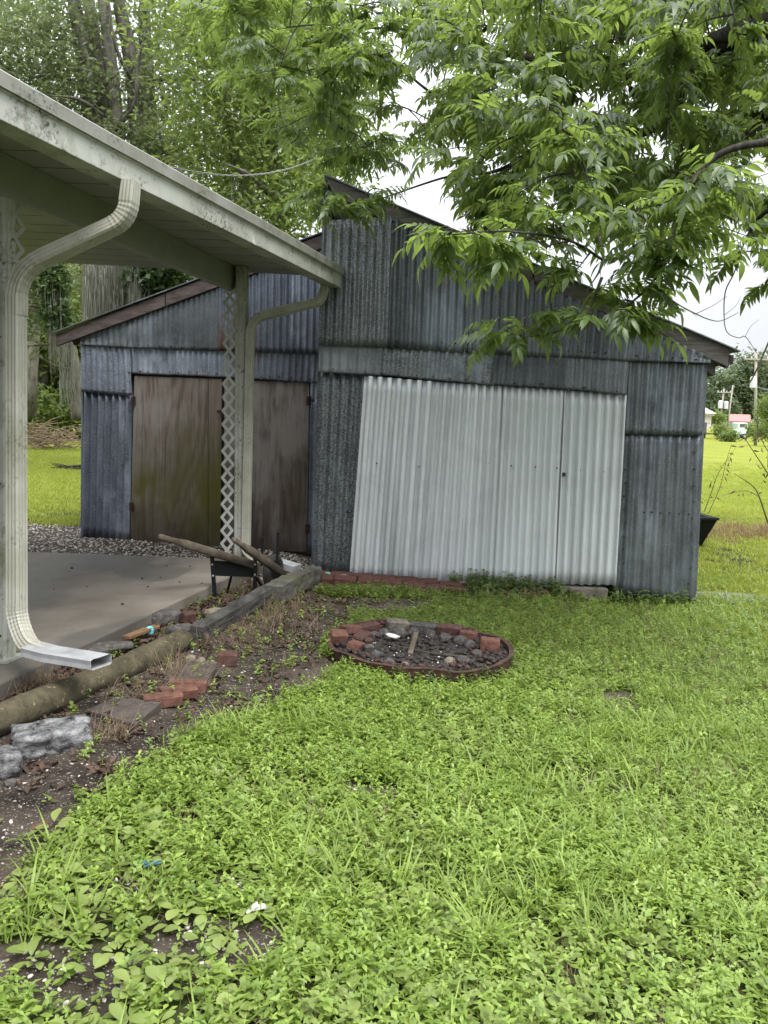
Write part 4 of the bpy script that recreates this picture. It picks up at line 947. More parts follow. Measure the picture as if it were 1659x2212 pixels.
# ================================================================== foliage builders
def smooth_path(pts, n=6):
    P = [np.asarray(p, float) for p in pts]; P = [2*P[0]-P[1]]+P+[2*P[-1]-P[-2]]; o = []
    for i in range(1, len(P)-2):
        for k in range(n):
            t = k/n; a, b, c, d = P[i-1], P[i], P[i+1], P[i+2]
            o.append(.5*((2*b)+(c-a)*t+(2*a-5*b+4*c-d)*t*t+(3*b-a-3*c+d)*t**3))
    o.append(P[-2]); return o
def limb(parent, name, spec, mat, n=8, wob=.0, steps=5):
    """spec: (X, Y, depth, radius) along the limb"""
    P = smooth_path([np.append(PD(X, Y, D), r) for X, Y, D, r in spec], steps); mb = MB()
    pts = [p[:3]+wob*np.array([fnoise(i*.5, 1, 2)-.5, fnoise(i*.5, 5, 3)-.5, 0]) for i, p in enumerate(P)]
    rad = [max(.002, p[3]*(1 if i < len(P)-4 else (len(P)-i)/5)*(1+.16*(vnoise(i*.9, 3, len(spec))-.5))) for i, p in enumerate(P)]
    mb.tube(pts, rad, n); return mb.obj(name, mat, parent, smooth=True)
def frames(n, up=.6):
    """random orientation matrices whose z axis leans upwards"""
    z = rng.standard_normal((n, 3)); z /= np.linalg.norm(z, axis=1)[:, None]; z[:, 2] = np.abs(z[:, 2])+up; z /= np.linalg.norm(z, axis=1)[:, None]
    x = rng.standard_normal((n, 3)); x -= z*(x*z).sum(1)[:, None]; x /= np.linalg.norm(x, axis=1)[:, None]; y = np.cross(z, x)
    return np.stack([x, y, z], -1)
def leafcloud(C, size, spread, per, elong=2.2, up=.4):
    C = np.repeat(np.asarray(C), per, 0); n = len(C); C = C+rng.standard_normal((n, 3))*spread
    L = size*rng.uniform(.65, 1.3, n); W = L/elong; Fm = frames(n, up)
    base = np.array([[0, 0, 0], [.45, -.5, -.02], [1, 0, -.12], [.45, .5, -.02]])
    V = base[None]*np.stack([L, W, L], -1)[:, None, :]; V = np.einsum('nij,nkj->nki', Fm, V)+C[:, None, :]
    return V.reshape(-1, 3), np.arange(n*4).reshape(-1, 4), np.repeat(np.clip(rng.normal(.5, .25, n), 0, 1), 4)
def blob_centres(blobs):
    out = []
    for X, Y, D, rx, rz, n in blobs:
        c = PD(X, Y, D); u = rng.standard_normal((n, 3)); u /= np.linalg.norm(u, axis=1)[:, None]; u *= rng.random((n, 1))**.45
        out.append(c+u*np.array([rx, rx, rz]))
    return np.concatenate(out)
def crown(parent, blobs, mat, size, spread, per, name='crown', elong=2.2, up=.4):
    V, Fq, va = leafcloud(blob_centres(blobs), size, spread, per, elong, up); loc = np.array(ORG[parent.name])
    o = link(name, npmesh(name, V-loc, Fq, mat, va), parent, loc); o['kind'] = 'stuff'; return o
def moss(parent, spots, mat, name='moss'):
    """spots: X0, X1, Y top, length m, depth, count"""
    V = []; Fc = []; va = []
    for X0, X1, Y, L, D, n in spots:
        for _ in range(n):
            p = PD(random.uniform(X0, X1), Y+random.uniform(-20, 110), D+random.uniform(-.5, .5)); l = L*random.uniform(.15, .7); w_ = random.uniform(.004, .011); a = random.uniform(0, PI)
            e = np.array([math.cos(a), math.sin(a), 0])*w_; b = len(V)
            for k in range(5):
                f = k/4; q = p+np.array([math.sin(f*3+p[0])*.05, math.cos(f*4+p[0]*3)*.05, -l*f]); s = (1-f*.8)*(.6+.8*random.random()); V += [q-e*s, q+e*s]
            for k in range(4): Fc.append((b+2*k, b+2*k+1, b+2*k+3, b+2*k+2))
            va += [random.random()]*10
    loc = np.array(ORG[parent.name]); o = link(name, npmesh(name, np.array(V)-loc, np.array(Fc), mat, np.array(va)), parent, loc); o['kind'] = 'stuff'; return o
L_PECAN = leafm('pecan_leaf', (.025, .05, .015), (.082, .128, .034), (.25, .345, .065), .5, .38, .5)
L_MID = leafm('bright_tree_leaf', (.05, .078, .022), (.125, .168, .045), (.27, .36, .075), .48, .5)
L_BACK = leafm('back_tree_leaf', (.055, .075, .037), (.13, .165, .08), (.24, .30, .11), .42, .55)
L_DARK = leafm('ivy_leaf', (.03, .055, .024), (.075, .12, .048), (.13, .2, .05), .3, .45)
L_FAR = leafm('far_tree_leaf', (.06, .085, .05), (.11, .145, .075), (.17, .23, .09), .35, .6)
MOSS = leafm('spanish_moss', (.12, .125, .10), (.24, .245, .2), (.25, .26, .2), .3, .9, .1)
DRYLEAF = leafm('dead_brown_leaf', (.028, .017, .012), (.095, .058, .038), (.06, .03, .018), .2, .7)

# ---- background trees, left
T = thing('tree', (PD(255, 880, 17)[0], 17, 0), 'tall cluster of grey lichened trunks rising behind the carport roof', 'tree')
for sp_ in ([(240, 900, 17, .3), (222, 560, 17, .24), (205, 290, 17, .2), (170, 60, 17, .15), (140, -120, 17, .1)],
            [(262, 900, 17.2, .24), (250, 560, 17.3, .2), (232, 280, 17.4, .16), (200, 60, 17.6, .13), (180, -140, 17.8, .09)],
            [(270, 880, 16.8, .22), (262, 500, 16.8, .18), (252, 270, 16.9, .15), (228, 40, 17, .12), (215, -120, 17, .08)],
            [(300, 880, 17.6, .26), (306, 520, 17.6, .24), (300, 290, 17.5, .2), (285, 140, 17.4, .17), (262, 30, 17.3, .13), (240, -90, 17.2, .09)],
            [(300, 880, 18, .2), (318, 500, 18, .18), (322, 250, 18, .16), (312, 60, 18, .13), (318, -100, 18, .1)]):
    limb(T, 'trunk', sp_, BARK, 9, .05)
for sp_ in ([(205, 260, 17, .07), (225, 185, 16.5, .05), (255, 160, 16, .03)], [(175, 190, 17, .07), (120, 160, 16.5, .05), (50, 175, 16, .03)], [(210, 200, 17, .08), (130, 120, 17, .05), (20, 10, 17, .03)],
            [(300, 290, 17.5, .07), (360, 330, 17, .05), (420, 310, 16.5, .03)], [(222, 250, 16.6, .05), (170, 215, 16, .035), (100, 205, 15.6, .015)], [(250, 280, 16.6, .05), (290, 225, 16, .04), (300, 130, 15.8, .03), (330, 20, 15.6, .02)], [(330, 330, 16.6, .05), (400, 355, 15.8, .04), (445, 335, 15.4, .02), (500, 345, 15, .01)], [(300, 200, 17, .05), (250, 100, 16.4, .035), (235, -20, 16.2, .02)], [(320, 170, 18, .06), (400, 170, 17.5, .04), (460, 175, 17, .025)]): limb(T, 'limb', sp_, BARK, 6)
crown(T, [(30, 110, 16, 1.2, 1.0, 70), (95, 250, 16.5, 1.0, .8, 60), (20, 270, 16, 1.1, .7, 50), (120, 60, 16.5, 1.0, .9, 45), (240, 120, 18.5, 1.2, 1.1, 22), (345, 330, 16.5, .8, .6, 55), (190, 345, 16, .9, .45, 40), (370, 60, 18, 1.1, 1.1, 50), (50, 20, 17, 1.5, .7, 50), (270, -40, 17, 2.2, .6, 45), (400, 230, 18, 1.0, 1.0, 50), (-60, 180, 16, 1.6, 2, 90), (170, 180, 16.4, .6, .5, 26), (330, 200, 17, .5, .8, 22), (285, 330, 16.6, .6, .4, 30)], L_BACK, .13, .26, 30)
moss(T, [(175, 245, 575, 1.3, 16.4, 1000), (240, 320, 570, 1.0, 16.4, 800), (275, 300, 560, 1.2, 16.2, 350), (250, 330, 150, .6, 17, 100), (395, 430, 330, .6, 16.4, 120)], MOSS)
crown(T, [(330, 620, 16.3, .5, .55, 60), (360, 600, 16.5, .6, .4, 40)], L_DARK, .12, .12, 30, 'ivy', 1.3)
T = thing('tree', (PD(172, 905, 22)[0], 22, 0), 'leaning ivy clad trunk hung with moss left of the low shed', 'tree')
limb(T, 'trunk', [(172, 905, 22, .22), (165, 830, 22, .2), (148, 760, 22, .23), (128, 690, 22, .27), (108, 610, 22, .26), (95, 560, 22, .25), (70, 430, 22, .2)], BARK, 10, .05)
for sp_ in ([(120, 680, 22, .08), (70, 660, 21.5, .04), (30, 672, 21, .02)], [(140, 745, 22, .07), (80, 745, 21.5, .04), (40, 752, 21, .02)], [(170, 800, 22, .05), (120, 790, 21.5, .03), (70, 762, 21, .02)]): limb(T, 'limb', sp_, BARK, 6)
crown(T, [(112, 600, 21.6, .35, .5, 50), (118, 660, 21.6, .3, .5, 60), (125, 690, 21.6, .25, .3, 30)], L_DARK, .14, .1, 26, 'ivy', 1.3)
crown(T, [(60, 590, 22, 1.1, .7, 70), (160, 600, 24, 1.2, .8, 60), (70, 690, 23, .9, .8, 50)], L_BACK, .15, .25, 30)
moss(T, [(105, 135, 620, 1.7, 21.7, 420), (130, 165, 720, 1.4, 21.6, 420), (60, 100, 560, 1, 21.6, 60)], MOSS)
# ---- bright trees behind the low shed
T = thing('tree', (PD(590, 880, 13.5)[0], 14.5, 0), 'bright green leafy tree standing behind the low shed', 'tree')
limb(T, 'trunk', [(580, 900, 15, .2), (592, 560, 15, .17), (600, 440, 15, .14), (570, 200, 15, .1), (560, 0, 15, .06)], BARK, 9, .05)
limb(T, 'trunk', [(560, 900, 15.4, .15), (545, 500, 15.4, .12), (500, 300, 15.4, .08), (470, 80, 15.4, .05)], BARK, 8, .05)
for sp_ in ([(600, 440, 15, .06), (540, 380, 14, .04), (480, 350, 13.5, .02)], [(585, 330, 15, .06), (660, 250, 14, .04), (720, 160, 13, .02)], [(600, 500, 15, .05), (650, 430, 14, .03), (690, 420, 13.4, .02)]): limb(T, 'limb', sp_, BARK, 6)
crown(T, [(430, 100, 15, 1.0, 1.0, 65), (520, 210, 14.5, 1.0, .9, 80), (450, 300, 15, .8, .7, 50), (600, 120, 15, 1.1, 1.1, 75), (620, 300, 14.5, .8, .8, 62), (500, 410, 15, .8, .5, 50), (650, 420, 14, .6, .6, 52), (570, 480, 14.5, .7, .4, 36), (520, 20, 15, 1.5, .8, 70), (690, 200, 15, .9, 1.1, 60), (680, 60, 15, 1, .9, 50), (590, 380, 16, .8, .7, 46), (560, -90, 15, 2.5, .8, 70), (720, 330, 15, .7, .6, 40)], L_MID, .14, .32, 25, elong=2.8)
moss(T, [(500, 570, 385, .8, 14.6, 90), (590, 610, 420, 1.0, 14.8, 60)], MOSS)
for X, D, lab, bl in ((60, 26, 'dim grey-green tree far behind the tall trunk cluster', [(20, 60, 26, 2.2, 1.8, 60), (110, 180, 26, 2, 1.6, 55), (200, 60, 26, 2, 1.8, 50), (20, 250, 26, 2, 1.5, 50), (280, 240, 26, 1.6, 1.6, 40)]),
                       (500, 25, 'dim grey-green tree far behind the bright leafy tree', [(380, 120, 25, 1.8, 1.8, 55), (480, 40, 25, 2, 1.8, 60), (520, 230, 25, 2, 1.8, 75), (620, 120, 25, 2, 2, 70), (620, 330, 25, 1.8, 1.5, 65), (450, 350, 25, 1.6, 1.3, 50), (720, 200, 25, 2, 2, 60), (560, 440, 25, 1.6, 1.1, 50), (680, 430, 25, 1.3, 1.2, 40)])):
    T = thing('tree', (PD(X, 890, D)[0], D, 0), lab, 'tree'); limb(T, 'trunk', [(X, 900, D, .26), (X+20, 500, D, .2), (X+40, 200, D, .14), (X+30, 0, D, .08)], BARK, 8, .1)
    for k in (-1, 1): limb(T, 'limb', [(X+20, 450, D, .09), (X+20+60*k, 330, D, .06), (X+20+110*k, 200, D, .03)], BARK, 6)
    crown(T, bl, L_BACK, .19, .36, 26)
# ---- wood at the far side of the left lawn
sp_ = [(-160, 40), (-60, 37), (20, 41), (85, 36), (140, 42), (200, 38), (262, 41), (340, 40)]
for i, (X, D) in enumerate(sp_):
    lab = ['pale', 'dark', 'broad', 'loose', 'tall', 'dense', 'rounded', 'slender'][i]+' leafy tree at the wood edge '+['beyond the frame left', 'left of the near post', 'behind the near downspout', 'above the brush pile', 'behind the leaning trunk', 'just left of the low shed', 'behind the low shed', 'hidden by the low shed roof'][i]
    T = thing('tree', (PD(X, 890, D)[0], D, 0), lab, 'tree', 'trees at the wood edge')
    limb(T, 'trunk', [(X, 905, D, .25), (X+8, 760, D, .2), (X-6, 600, D, .12)], BARK, 7, .1)
    crown(T, [(X+random.uniform(-40, 40), 840-60*k, D+random.uniform(-2, 2), 1.9+.2*k, 1.2, 70) for k in range(6)]+[(X+random.uniform(-30, 30), 885, D-2.5, 1.6, .7, 70)], L_MID if i % 2 else L_BACK, .27, .42, 26)
T = thing('brush_pile', GG(95, 925), 'pile of bleached cut branches on the far left lawn', 'brush pile')
mb = MB(); c = PD(100, 908, 27); c[2] = 0
for i in range(150):
    a = random.uniform(-.5, .5)+(0 if random.random() < .6 else random.uniform(-1.2, 1.2)); p = c+np.array([random.gauss(0, .55), random.gauss(0, .4), abs(random.gauss(.25, .2))]); d = np.array([math.cos(a)*random.choice((-1, 1)), random.uniform(-.5, .5), random.uniform(-.2, .55)])*random.uniform(.4, 1.1)
    mb.tube([p, p+d*.5+np.array([0, 0, .06]), p+d], [.022, .016, .006], 5)
mb.obj('branches', DRYTWIG, T)['kind'] = 'stuff'
T = thing('fallen_branch', GG(172, 1022), 'dark fallen branch in the grass left of the low shed', 'branch')
mb = MB(); p0 = GG(178, 1016); 
for i in range(14):
    a = PI+random.uniform(-.5, .5); p = p0+np.array([-random.random()*.5, random.uniform(-.1, .1), .03+random.random()*.05]); d = np.array([math.cos(a), math.sin(a)*.4, random.uniform(-.05, .3)])*random.uniform(.15, .5); mb.tube([p, p+d*.6, p+d], [.016, .012, .004], 5)
mb.tube([p0+np.array([.2, 0, .12]), p0+np.array([-.3, 0, .08]), p0+np.array([-.75, .05, .03])], [.05, .03, .01], 6); mb.obj('wood', BARK_D, T)
# ---- far treeline right
for i, (X, Yt, D) in enumerate([(1500, 770, 125), (1552, 800, 118), (1592, 778, 128), (1634, 765, 122), (1680, 760, 126), (1735, 750, 120), (1790, 770, 125), (1850, 780, 122), (1462, 780, 124)]):
    T = thing('tree', (PD(X, 905, D)[0], D, 0), ['tree behind the eave of the tall shed', 'low round tree behind the twin transformer pole', 'broad tree behind the red roofed outbuilding', 'tall tree behind the tallest pole', 'tree at the right edge of the far treeline', 'far tree outside the right edge', 'second far tree outside the right edge', 'third far tree outside the right edge', 'far tree hidden behind the tall shed'][i]+' in the hazy treeline', 'tree', 'far treeline')
    limb(T, 'trunk', [(X, 915, D, .4), (X, Yt+40, D, .2)], BARK, 6)
    h = (905-Yt); crown(T, [(X+random.uniform(-26, 26), Yt+18+h*.17*k+random.uniform(-8, 8), D+random.uniform(-3, 3), 2.6, 1.5, 60) for k in range(5)]+[(X, Yt+h*.8, D-2, 2.8, 1.4, 60)], L_FAR, .62, .75, 14)
for i, (X, Y, D, r) in enumerate([(1549, 905, 86, .75), (1558, 932, 78, .35), (1575, 944, 72, .3), (1632, 930, 76, .5), (1668, 912, 60, 1.0)]):
    T = thing('shrub', (PD(X, Y, D)[0], D, 0), ['tall shrub right of the raised house', 'low shrub before the faded red car', 'small shrub in the field left of the truck', 'shrub right of the pale green truck', 'large shrub at the far right by the tallest pole'][i], 'shrub', 'shrubs across the field')
    limb(T, 'stem', [(X, Y+14, D, .06), (X, Y, D, .04)], BARK, 5); crown(T, [(X, Y, D, r, r*.75, 70)], L_MID, .3, .3, 14)
# ---- young feathery tree at the right edge
T = thing('shrub', (PD(1665, 960, 13)[0], 13, 0), 'feathery light green young tree at the right edge of the field', 'shrub')
limb(T, 'stem', [(1662, 1010, 13, .03), (1665, 930, 13, .025), (1675, 850, 13, .012)], TWIG, 6)
crown(T, [(1660, 880, 13, .17, .2, 30), (1668, 920, 13, .2, .2, 36), (1700, 880, 13, .35, .4, 60), (1648, 932, 12.8, .1, .08, 14)], L_MID, .075, .06, 26, elong=4.5)

# ================================================================== overhanging pecan
def leaflet(L, W, nseg=4, curl=.25, fold=.18):
    r = np.linspace(0, 1, nseg+1); wd = np.interp(r, [0, .18, .42, .75, 1], [.12, .8, 1, .55, .03])*W/2
    V = []; F_ = []
    for i, t in enumerate(r):
        z = -curl*L*t*t; V += [[t*L, -wd[i], z+fold*wd[i]], [t*L, 0, z], [t*L, wd[i], z+fold*wd[i]]]
    for i in range(nseg):
        b = 3*i; F_ += [[b, b+3, b+4, b+1], [b+1, b+4, b+5, b+2]]
    return np.array(V), np.array(F_)
def rotz(a): c, s = math.cos(a), math.sin(a); return np.array([[c, -s, 0], [s, c, 0], [0, 0, 1]])
def roty(a): c, s = math.cos(a), math.sin(a); return np.array([[c, 0, s], [0, 1, 0], [-s, 0, c]])
def rotx(a): c, s = math.cos(a), math.sin(a); return np.array([[1, 0, 0], [0, c, -s], [0, s, c]])
def compound(r, pairs, L=.27):
    V = []; Fc = []; va = []; nb = 0
    def rach(t): return np.array([L*t*(1-.12*t), .02*math.sin(t*2+r.random()), -.16*L*t*t])
    for i in range(pairs):
        t = .22+.72*i/(pairs-1)
        for s in (-1, 1):
            l = (.066+.040*math.sin(PI*min(1, t+.12)))*r.uniform(.88, 1.12); v, f = leaflet(l, l*.33, 4, r.uniform(.15, .4), r.uniform(.1, .3))
            v = v@rotx(r.uniform(-.5, .5)).T; v = v@roty(r.uniform(.1, .6)).T; v = v@rotz(s*r.uniform(.75, 1.2)).T; v = v+rach(t)
            V.append(v); Fc.append(f+nb); nb += len(v); va += [r.random()]*len(v)
    l = .115; v, f = leaflet(l, l*.34, 4, .35, .2); v = v@roty(.5).T+rach(1); V.append(v); Fc.append(f+nb); nb += len(v); va += [.8]*len(v)
    n = 6; rv = []; rf = []
    for k in range(n+1):
        p = rach(k/n); rv += [p+np.array([0, -.0022, 0]), p+np.array([0, .0022, 0]), p+np.array([0, 0, -.003])]
    for k in range(n):
        for j in range(3): rf.append([3*k+j, 3*k+3+j, 3*k+3+(j+1) % 3, 3*k+(j+1) % 3])
    V.append(np.array(rv)); Fc.append(np.array(rf)+nb); va += [.3]*len(rv)
    return np.concatenate(V), np.concatenate(Fc), np.array(va)
rr_ = random.Random(3); LV = [compound(rr_, rr_.choice((5, 5, 6, 6)), rr_.uniform(.24, .31)) for _ in range(8)]
PE = thing('pecan_tree', (5.6, 5.6, -.2), 'pecan tree whose leafy limbs overhang the tall shed from the right', 'tree')
mb = MB(); mb.tube(smooth_path([np.array([5.6, 5.6, -.3]), np.array([5.5, 5.6, 1.2]), np.array([5.35, 5.7, 2.6]), np.array([5.2, 5.9, 4.2]), np.array([5.3, 6.2, 6])]), [.3-.006*i for i in range(25)], 14); mb.obj('trunk', BARK, PE, smooth=True)
LIMBS = [[(1950, 150, 5.8, .09), (1659, 70, 5.8, .075), (1500, 130, 6, .06), (1374, 158, 6.1, .05), (1267, 161, 6.2, .043), (1178, 137, 6.3, .036), (1088, 113, 6.4, .027), (1029, 89, 6.5, .02), (960, 66, 6.6, .014), (860, 60, 6.8, .009)],
 [(1900, 20, 5.5, .08), (1659, 48, 5.4, .06), (1582, 71, 5.4, .052), (1535, 89, 5.5, .047), (1500, 125, 5.6, .042), (1452, 250, 5.7, .035), (1390, 288, 5.8, .028), (1300, 330, 5.9, .02), (1240, 400, 5.9, .012)],
 [(1390, 288, 5.8, .026), (1270, 250, 6.0, .022), (1166, 315, 6.2, .019), (1100, 357, 6.3, .016), (1047, 375, 6.4, .013), (970, 381, 6.5, .010), (850, 420, 6.8, .007), (740, 460, 7, .004)],
 [(1300, 330, 5.9, .018), (1200, 410, 6.0, .014), (1124, 399, 6.1, .012), (1040, 390, 6.3, .007)],
 [(1240, 300, 5.9, .013), (1279, 416, 5.6, .011), (1290, 500, 5.4, .009), (1303, 565, 5.2, .007), (1260, 640, 5.1, .005)],
 [(1106, -10, 6.4, .02), (1060, 50, 6.4, .016), (1029, 89, 6.5, .014), (993, 196, 6.6, .010), (930, 260, 6.7, .006)],
 [(960, 66, 6.6, .014), (800, 60, 7, .011), (672, 54, 7.2, .008), (560, 70, 7.4, .004)],
 [(930, 200, 6.7, .012), (820, 120, 7, .010), (743, 137, 7.2, .008), (640, 160, 7.4, .005), (600, 200, 7.4, .003)],
 [(1700, 300, 5, .03), (1560, 330, 5.1, .02), (1480, 420, 5.1, .014), (1440, 560, 5, .010), (1380, 640, 4.9, .007), (1300, 690, 4.8, .005)],
 [(1720, 420, 5.2, .02), (1640, 470, 5.3, .012), (1600, 540, 5.6, .008)],
 [(1240, 130, 6.2, .012), (1215, 40, 6.3, .009), (1230, -60, 6.4, .006)], [(1330, 160, 6, .016), (1340, 60, 6, .012), (1400, -60, 6, .008)],
 [(1300, 560, 5.2, .010), (1230, 520, 4.7, .008), (1100, 500, 4.35, .006), (1000, 505, 4.2, .004), (950, 508, 4.15, .002)],
 [(1300, 600, 5.1, .010), (1260, 690, 5.0, .007), (1190, 720, 5.0, .005), (1110, 730, 5.0, .003)]]
nodes = []
for sp_ in LIMBS:
    hero = sp_[0] in ((1300, 560, 5.2, .010), (1300, 600, 5.1, .010), (1700, 300, 5, .03), (1240, 300, 5.9, .013))
    if not hero: sp_ = [(X, Y, D+1.2*min(1, max(0, (1900-X)/500)), r*1.15) for X, Y, D, r in sp_]
    limb(PE, 'limb', sp_, BARK_D, 8, 0, 6)
    for p in smooth_path([PD(X, Y, D) for X, Y, D, r in sp_], 5): nodes.append(p)
nodes = np.array(nodes)
CAN = [(420, -60), (440, 60), (520, 180), (570, 240), (620, 300), (680, 370), (740, 385), (800, 360), (870, 345), (930, 345), (960, 340), (1000, 400), (940, 430), (960, 470), (1050, 530), (1110, 590), (1170, 600), (1240, 620), (1290, 640), (1380, 650), (1430, 620), (1455, 560), (1520, 510), (1600, 520), (1720, 560), (1720, -80)]
HOLES = [((905, 165), 45, 40), ((1040, 30), 45, 30), ((1130, 130), 40, 40), ((1140, 185), 35, 30), ((890, 245), 50, 26), ((1290, 205), 40, 40), ((960, 440), 60, 38), ((1310, 205), 40, 30), ((1000, 300), 26, 20), ((1420, 300), 40, 30), ((1180, 330), 26, 30), ((1560, 500), 60, 50), ((1180, 440), 30, 30), ((870, 100), 30, 20), ((930, 240), 40, 22), ((1370, 420), 26, 22), ((1240, 470), 26, 20)]
def in_hole(X, Y): return any(((X-c[0])/a)**2+((Y-c[1])/b)**2 < 1 for c, a, b in HOLES)
clusters = []
for (X, Y, D) in [(960, 495, 4.2), (1010, 498, 4.25), (1060, 525, 4.3), (1100, 560, 4.4), (1130, 520, 4.5), (1085, 700, 5), (1130, 705, 5), (1165, 680, 5), (1275, 690, 4.8), (1320, 670, 4.8), (1380, 690, 4.8), (1350, 650, 4.9), (1300, 620, 5), (1240, 590, 5), (1180, 550, 4.8), (1400, 610, 5), (1175, 220, 4.7), (1215, 280, 4.7), (1250, 330, 4.8), (1540, 360, 4.6), (1500, 410, 4.6), (1560, 410, 4.6), (1450, 440, 4.7), (1330, 470, 4.8), (1380, 500, 4.8), (1250, 410, 4.8), (1200, 470, 4.6), (1420, 540, 4.8), (1480, 500, 4.8), (1640, 570, 6), (1650, 620, 6.2), (1600, 550, 6), (1075, 450, 5.2), (1120, 440, 5.2), (650, 425, 7.3), (690, 440, 7.3), (725, 452, 7.3), (765, 445, 7.3), (700, 405, 7.4), (790, 420, 7.3), (830, 410, 7.4)]:
    clusters.append(PD(X, Y, D))
tries = 0
while len(clusters) < 720 and tries < 30000:
    tries += 1; X, Y = random.uniform(430, 1720), random.uniform(-80, 720)
    if not bool(inpoly(np.array(X), np.array(Y), CAN)) or in_hole(X, Y): continue
    if (X < 900 and random.random() < .4) or (Y > 470 and random.random() < .55) or (Y > 330 and X > 900 and fnoise(X/110., Y/80., 4) < .40): continue
    D = (random.triangular(5.0, 10.0, 7.6) if Y < 500 else random.uniform(4.8, 6.4)) if X > 900 else random.uniform(7.0, 10.0)
    if X > 1250 and random.random() < .15: pass
    clusters.append(PD(X, Y, D))
big = []; tw = MB(); rest = []
for ci, C in enumerate(clusters):
    dd = np.linalg.norm(nodes-C, axis=1)+1.2*np.maximum(0, C[2]-nodes[:, 2]-.1); j = int(np.argmin(dd)); A = nodes[j]; L = np.linalg.norm(C-A)
    mid = (A+C)/2+np.array([random.uniform(-.06, .06), random.uniform(-.06, .06), .10*L]); P = smooth_path([A, mid, C], 4); tw.tube(P, [.0075*(1-.75*i/(len(P)-1)) for i in range(len(P))], 5)
    nodes = np.vstack([nodes, np.array(P[3:])]); dr = P[-1]-P[-3]; dr = dr/(np.linalg.norm(dr)+1e-6); hd = math.atan2(dr[1], dr[0])
    k = random.randint(5, 8)
    for i in range(k):
        f = 1-.55*i/k if L > .5 else 1-.3*i/k; q = P[min(len(P)-1, int(f*(len(P)-1)))]
        a = hd+((-1)**i)*random.uniform(.4, 1.3) if i else hd; pit = random.uniform(-.35, .6); rol = random.uniform(-.5, .5); s = random.uniform(.8, 1.15)
        R_ = Matrix.Rotation(a, 3, 'Z') @ Matrix.Rotation(pit, 3, 'Y') @ Matrix.Rotation(rol, 3, 'X')
        rest.append((np.linalg.norm(q), q+np.random.normal(0, .012, 3), R_, s, random.randrange(8)))
tw.obj('twig', BARK_D, PE)['kind'] = 'stuff'
rest.sort(key=lambda t: t[0]); big, rest = rest[:290], rest[290:]
lm = [npmesh('leaf', v, f, L_PECAN, va*.75+.2, True) for v, f, va in LV]
for _, q, R_, s, vi in big:
    o = bpy.data.objects.new('leaf', lm[vi]); COL.objects.link(o); o.parent = PE; o.matrix_local = Matrix.Translation(Vector(q)-ORG[PE.name]) @ (R_*s).to_4x4()
VV = []; FF = []; AA = []; nb = 0
for _, q, R_, s, vi in rest:
    v, f, va = LV[vi]; v = v@(np.array(R_)*s).T+q; VV.append(v); FF.append(f+nb); nb += len(v); AA.append(np.clip(va*.7+random.uniform(-.1, .3), 0, 1))
o = link('foliage', npmesh('foliage', np.concatenate(VV)-np.array(ORG[PE.name]), np.concatenate(FF), L_PECAN, np.concatenate(AA), True), PE, ORG[PE.name]); o['kind'] = 'stuff'
# bare twigs
BT = [[(1620, 500, 6, .006), (1604, 534, 6, .0055), (1586, 589, 6, .005), (1567, 629, 6, .005), (1564, 681, 6, .004), (1570, 717, 6, .0035), (1595, 730, 6, .003), (1610, 727, 6, .003), (1629, 754, 6, .002), (1640, 770, 6, .0015)],
      [(1440, 640, 6, .006), (1467, 659, 6, .005), (1503, 678, 6, .0045), (1531, 690, 6, .004), (1558, 693, 6, .003), (1595, 675, 6, .002)],
      [(1700, 650, 5.6, .008), (1659, 742, 5.6, .007), (1628, 812, 5.6, .0055), (1610, 833, 5.6, .005), (1585, 830, 5.6, .003)],
      [(1503, 678, 6, .003), (1540, 660, 6, .002), (1570, 640, 6, .0015)], [(1610, 727, 6, .002), (1622, 705, 6, .0015), (1640, 690, 6, .001)], [(1564, 681, 6, .002), (1590, 660, 6, .0015), (1600, 640, 6, .001)],
      [(1220, 560, 5, .004), (1188, 640, 5, .0035), (1200, 675, 5, .003), (1240, 690, 5, .003), (1290, 705, 5, .002)], [(1200, 675, 5, .003), (1170, 668, 5, .002), (1150, 655, 5, .0015)],
      [(1345, 700, 5, .0035), (1362, 725, 5, .003), (1368, 745, 5, .002)], [(1350, 712, 5, .003), (1390, 708, 5, .0025), (1420, 722, 5, .002), (1450, 722, 5, .001)], [(1395, 730, 5, .0015), (1397, 765, 5, .001), (1394, 795, 5, .001)]]
tb2 = MB()
for sp_ in BT:
    P = smooth_path([np.append(PD(X, Y, D), r) for X, Y, D, r in sp_], 4); tb2.tube([p[:3] for p in P], [p[3] for p in P], 5)
tb2.obj('bare_twig', TWIG, PE)['kind'] = 'stuff'
# ---- dead weed stalks at right
T = thing('dead_weed', GG(1660, 1142), 'dead drooping weed stalks with brown leaves at the right edge', 'weed')
mb = MB(); DL = []
for sp_, nl in (([(1668, 1150, 11, .012), (1656, 1120, 11, .011), (1640, 1073, 11, .009), (1625, 1049, 11, .007), (1585, 1022, 11, .003)], 5), ([(1680, 1060, 11, .01), (1658, 1022, 11, .008), (1628, 976, 11, .006), (1598, 930, 11, .003)], 22),
                ([(1522, 1104, 11, .006), (1540, 1055, 11, .005), (1552, 1022, 11, .004), (1591, 964, 11, .002)], 14), ([(1530, 1110, 11.1, .005), (1556, 1050, 11.1, .004), (1568, 1000, 11.1, .003), (1580, 960, 11.1, .002)], 8), ([(1640, 1073, 11, .005), (1610, 1060, 11, .004), (1560, 1070, 11, .002)], 5), ([(1680, 1000, 11, .008), (1650, 960, 11, .005), (1630, 900, 11, .003)], 14)):
    P = smooth_path([np.append(PD(X, Y, D), r) for X, Y, D, r in sp_], 5); mb.tube([p[:3] for p in P], [p[3] for p in P], 5)
    for _ in range(nl): DL.append(P[random.randrange(3, len(P))][:3])
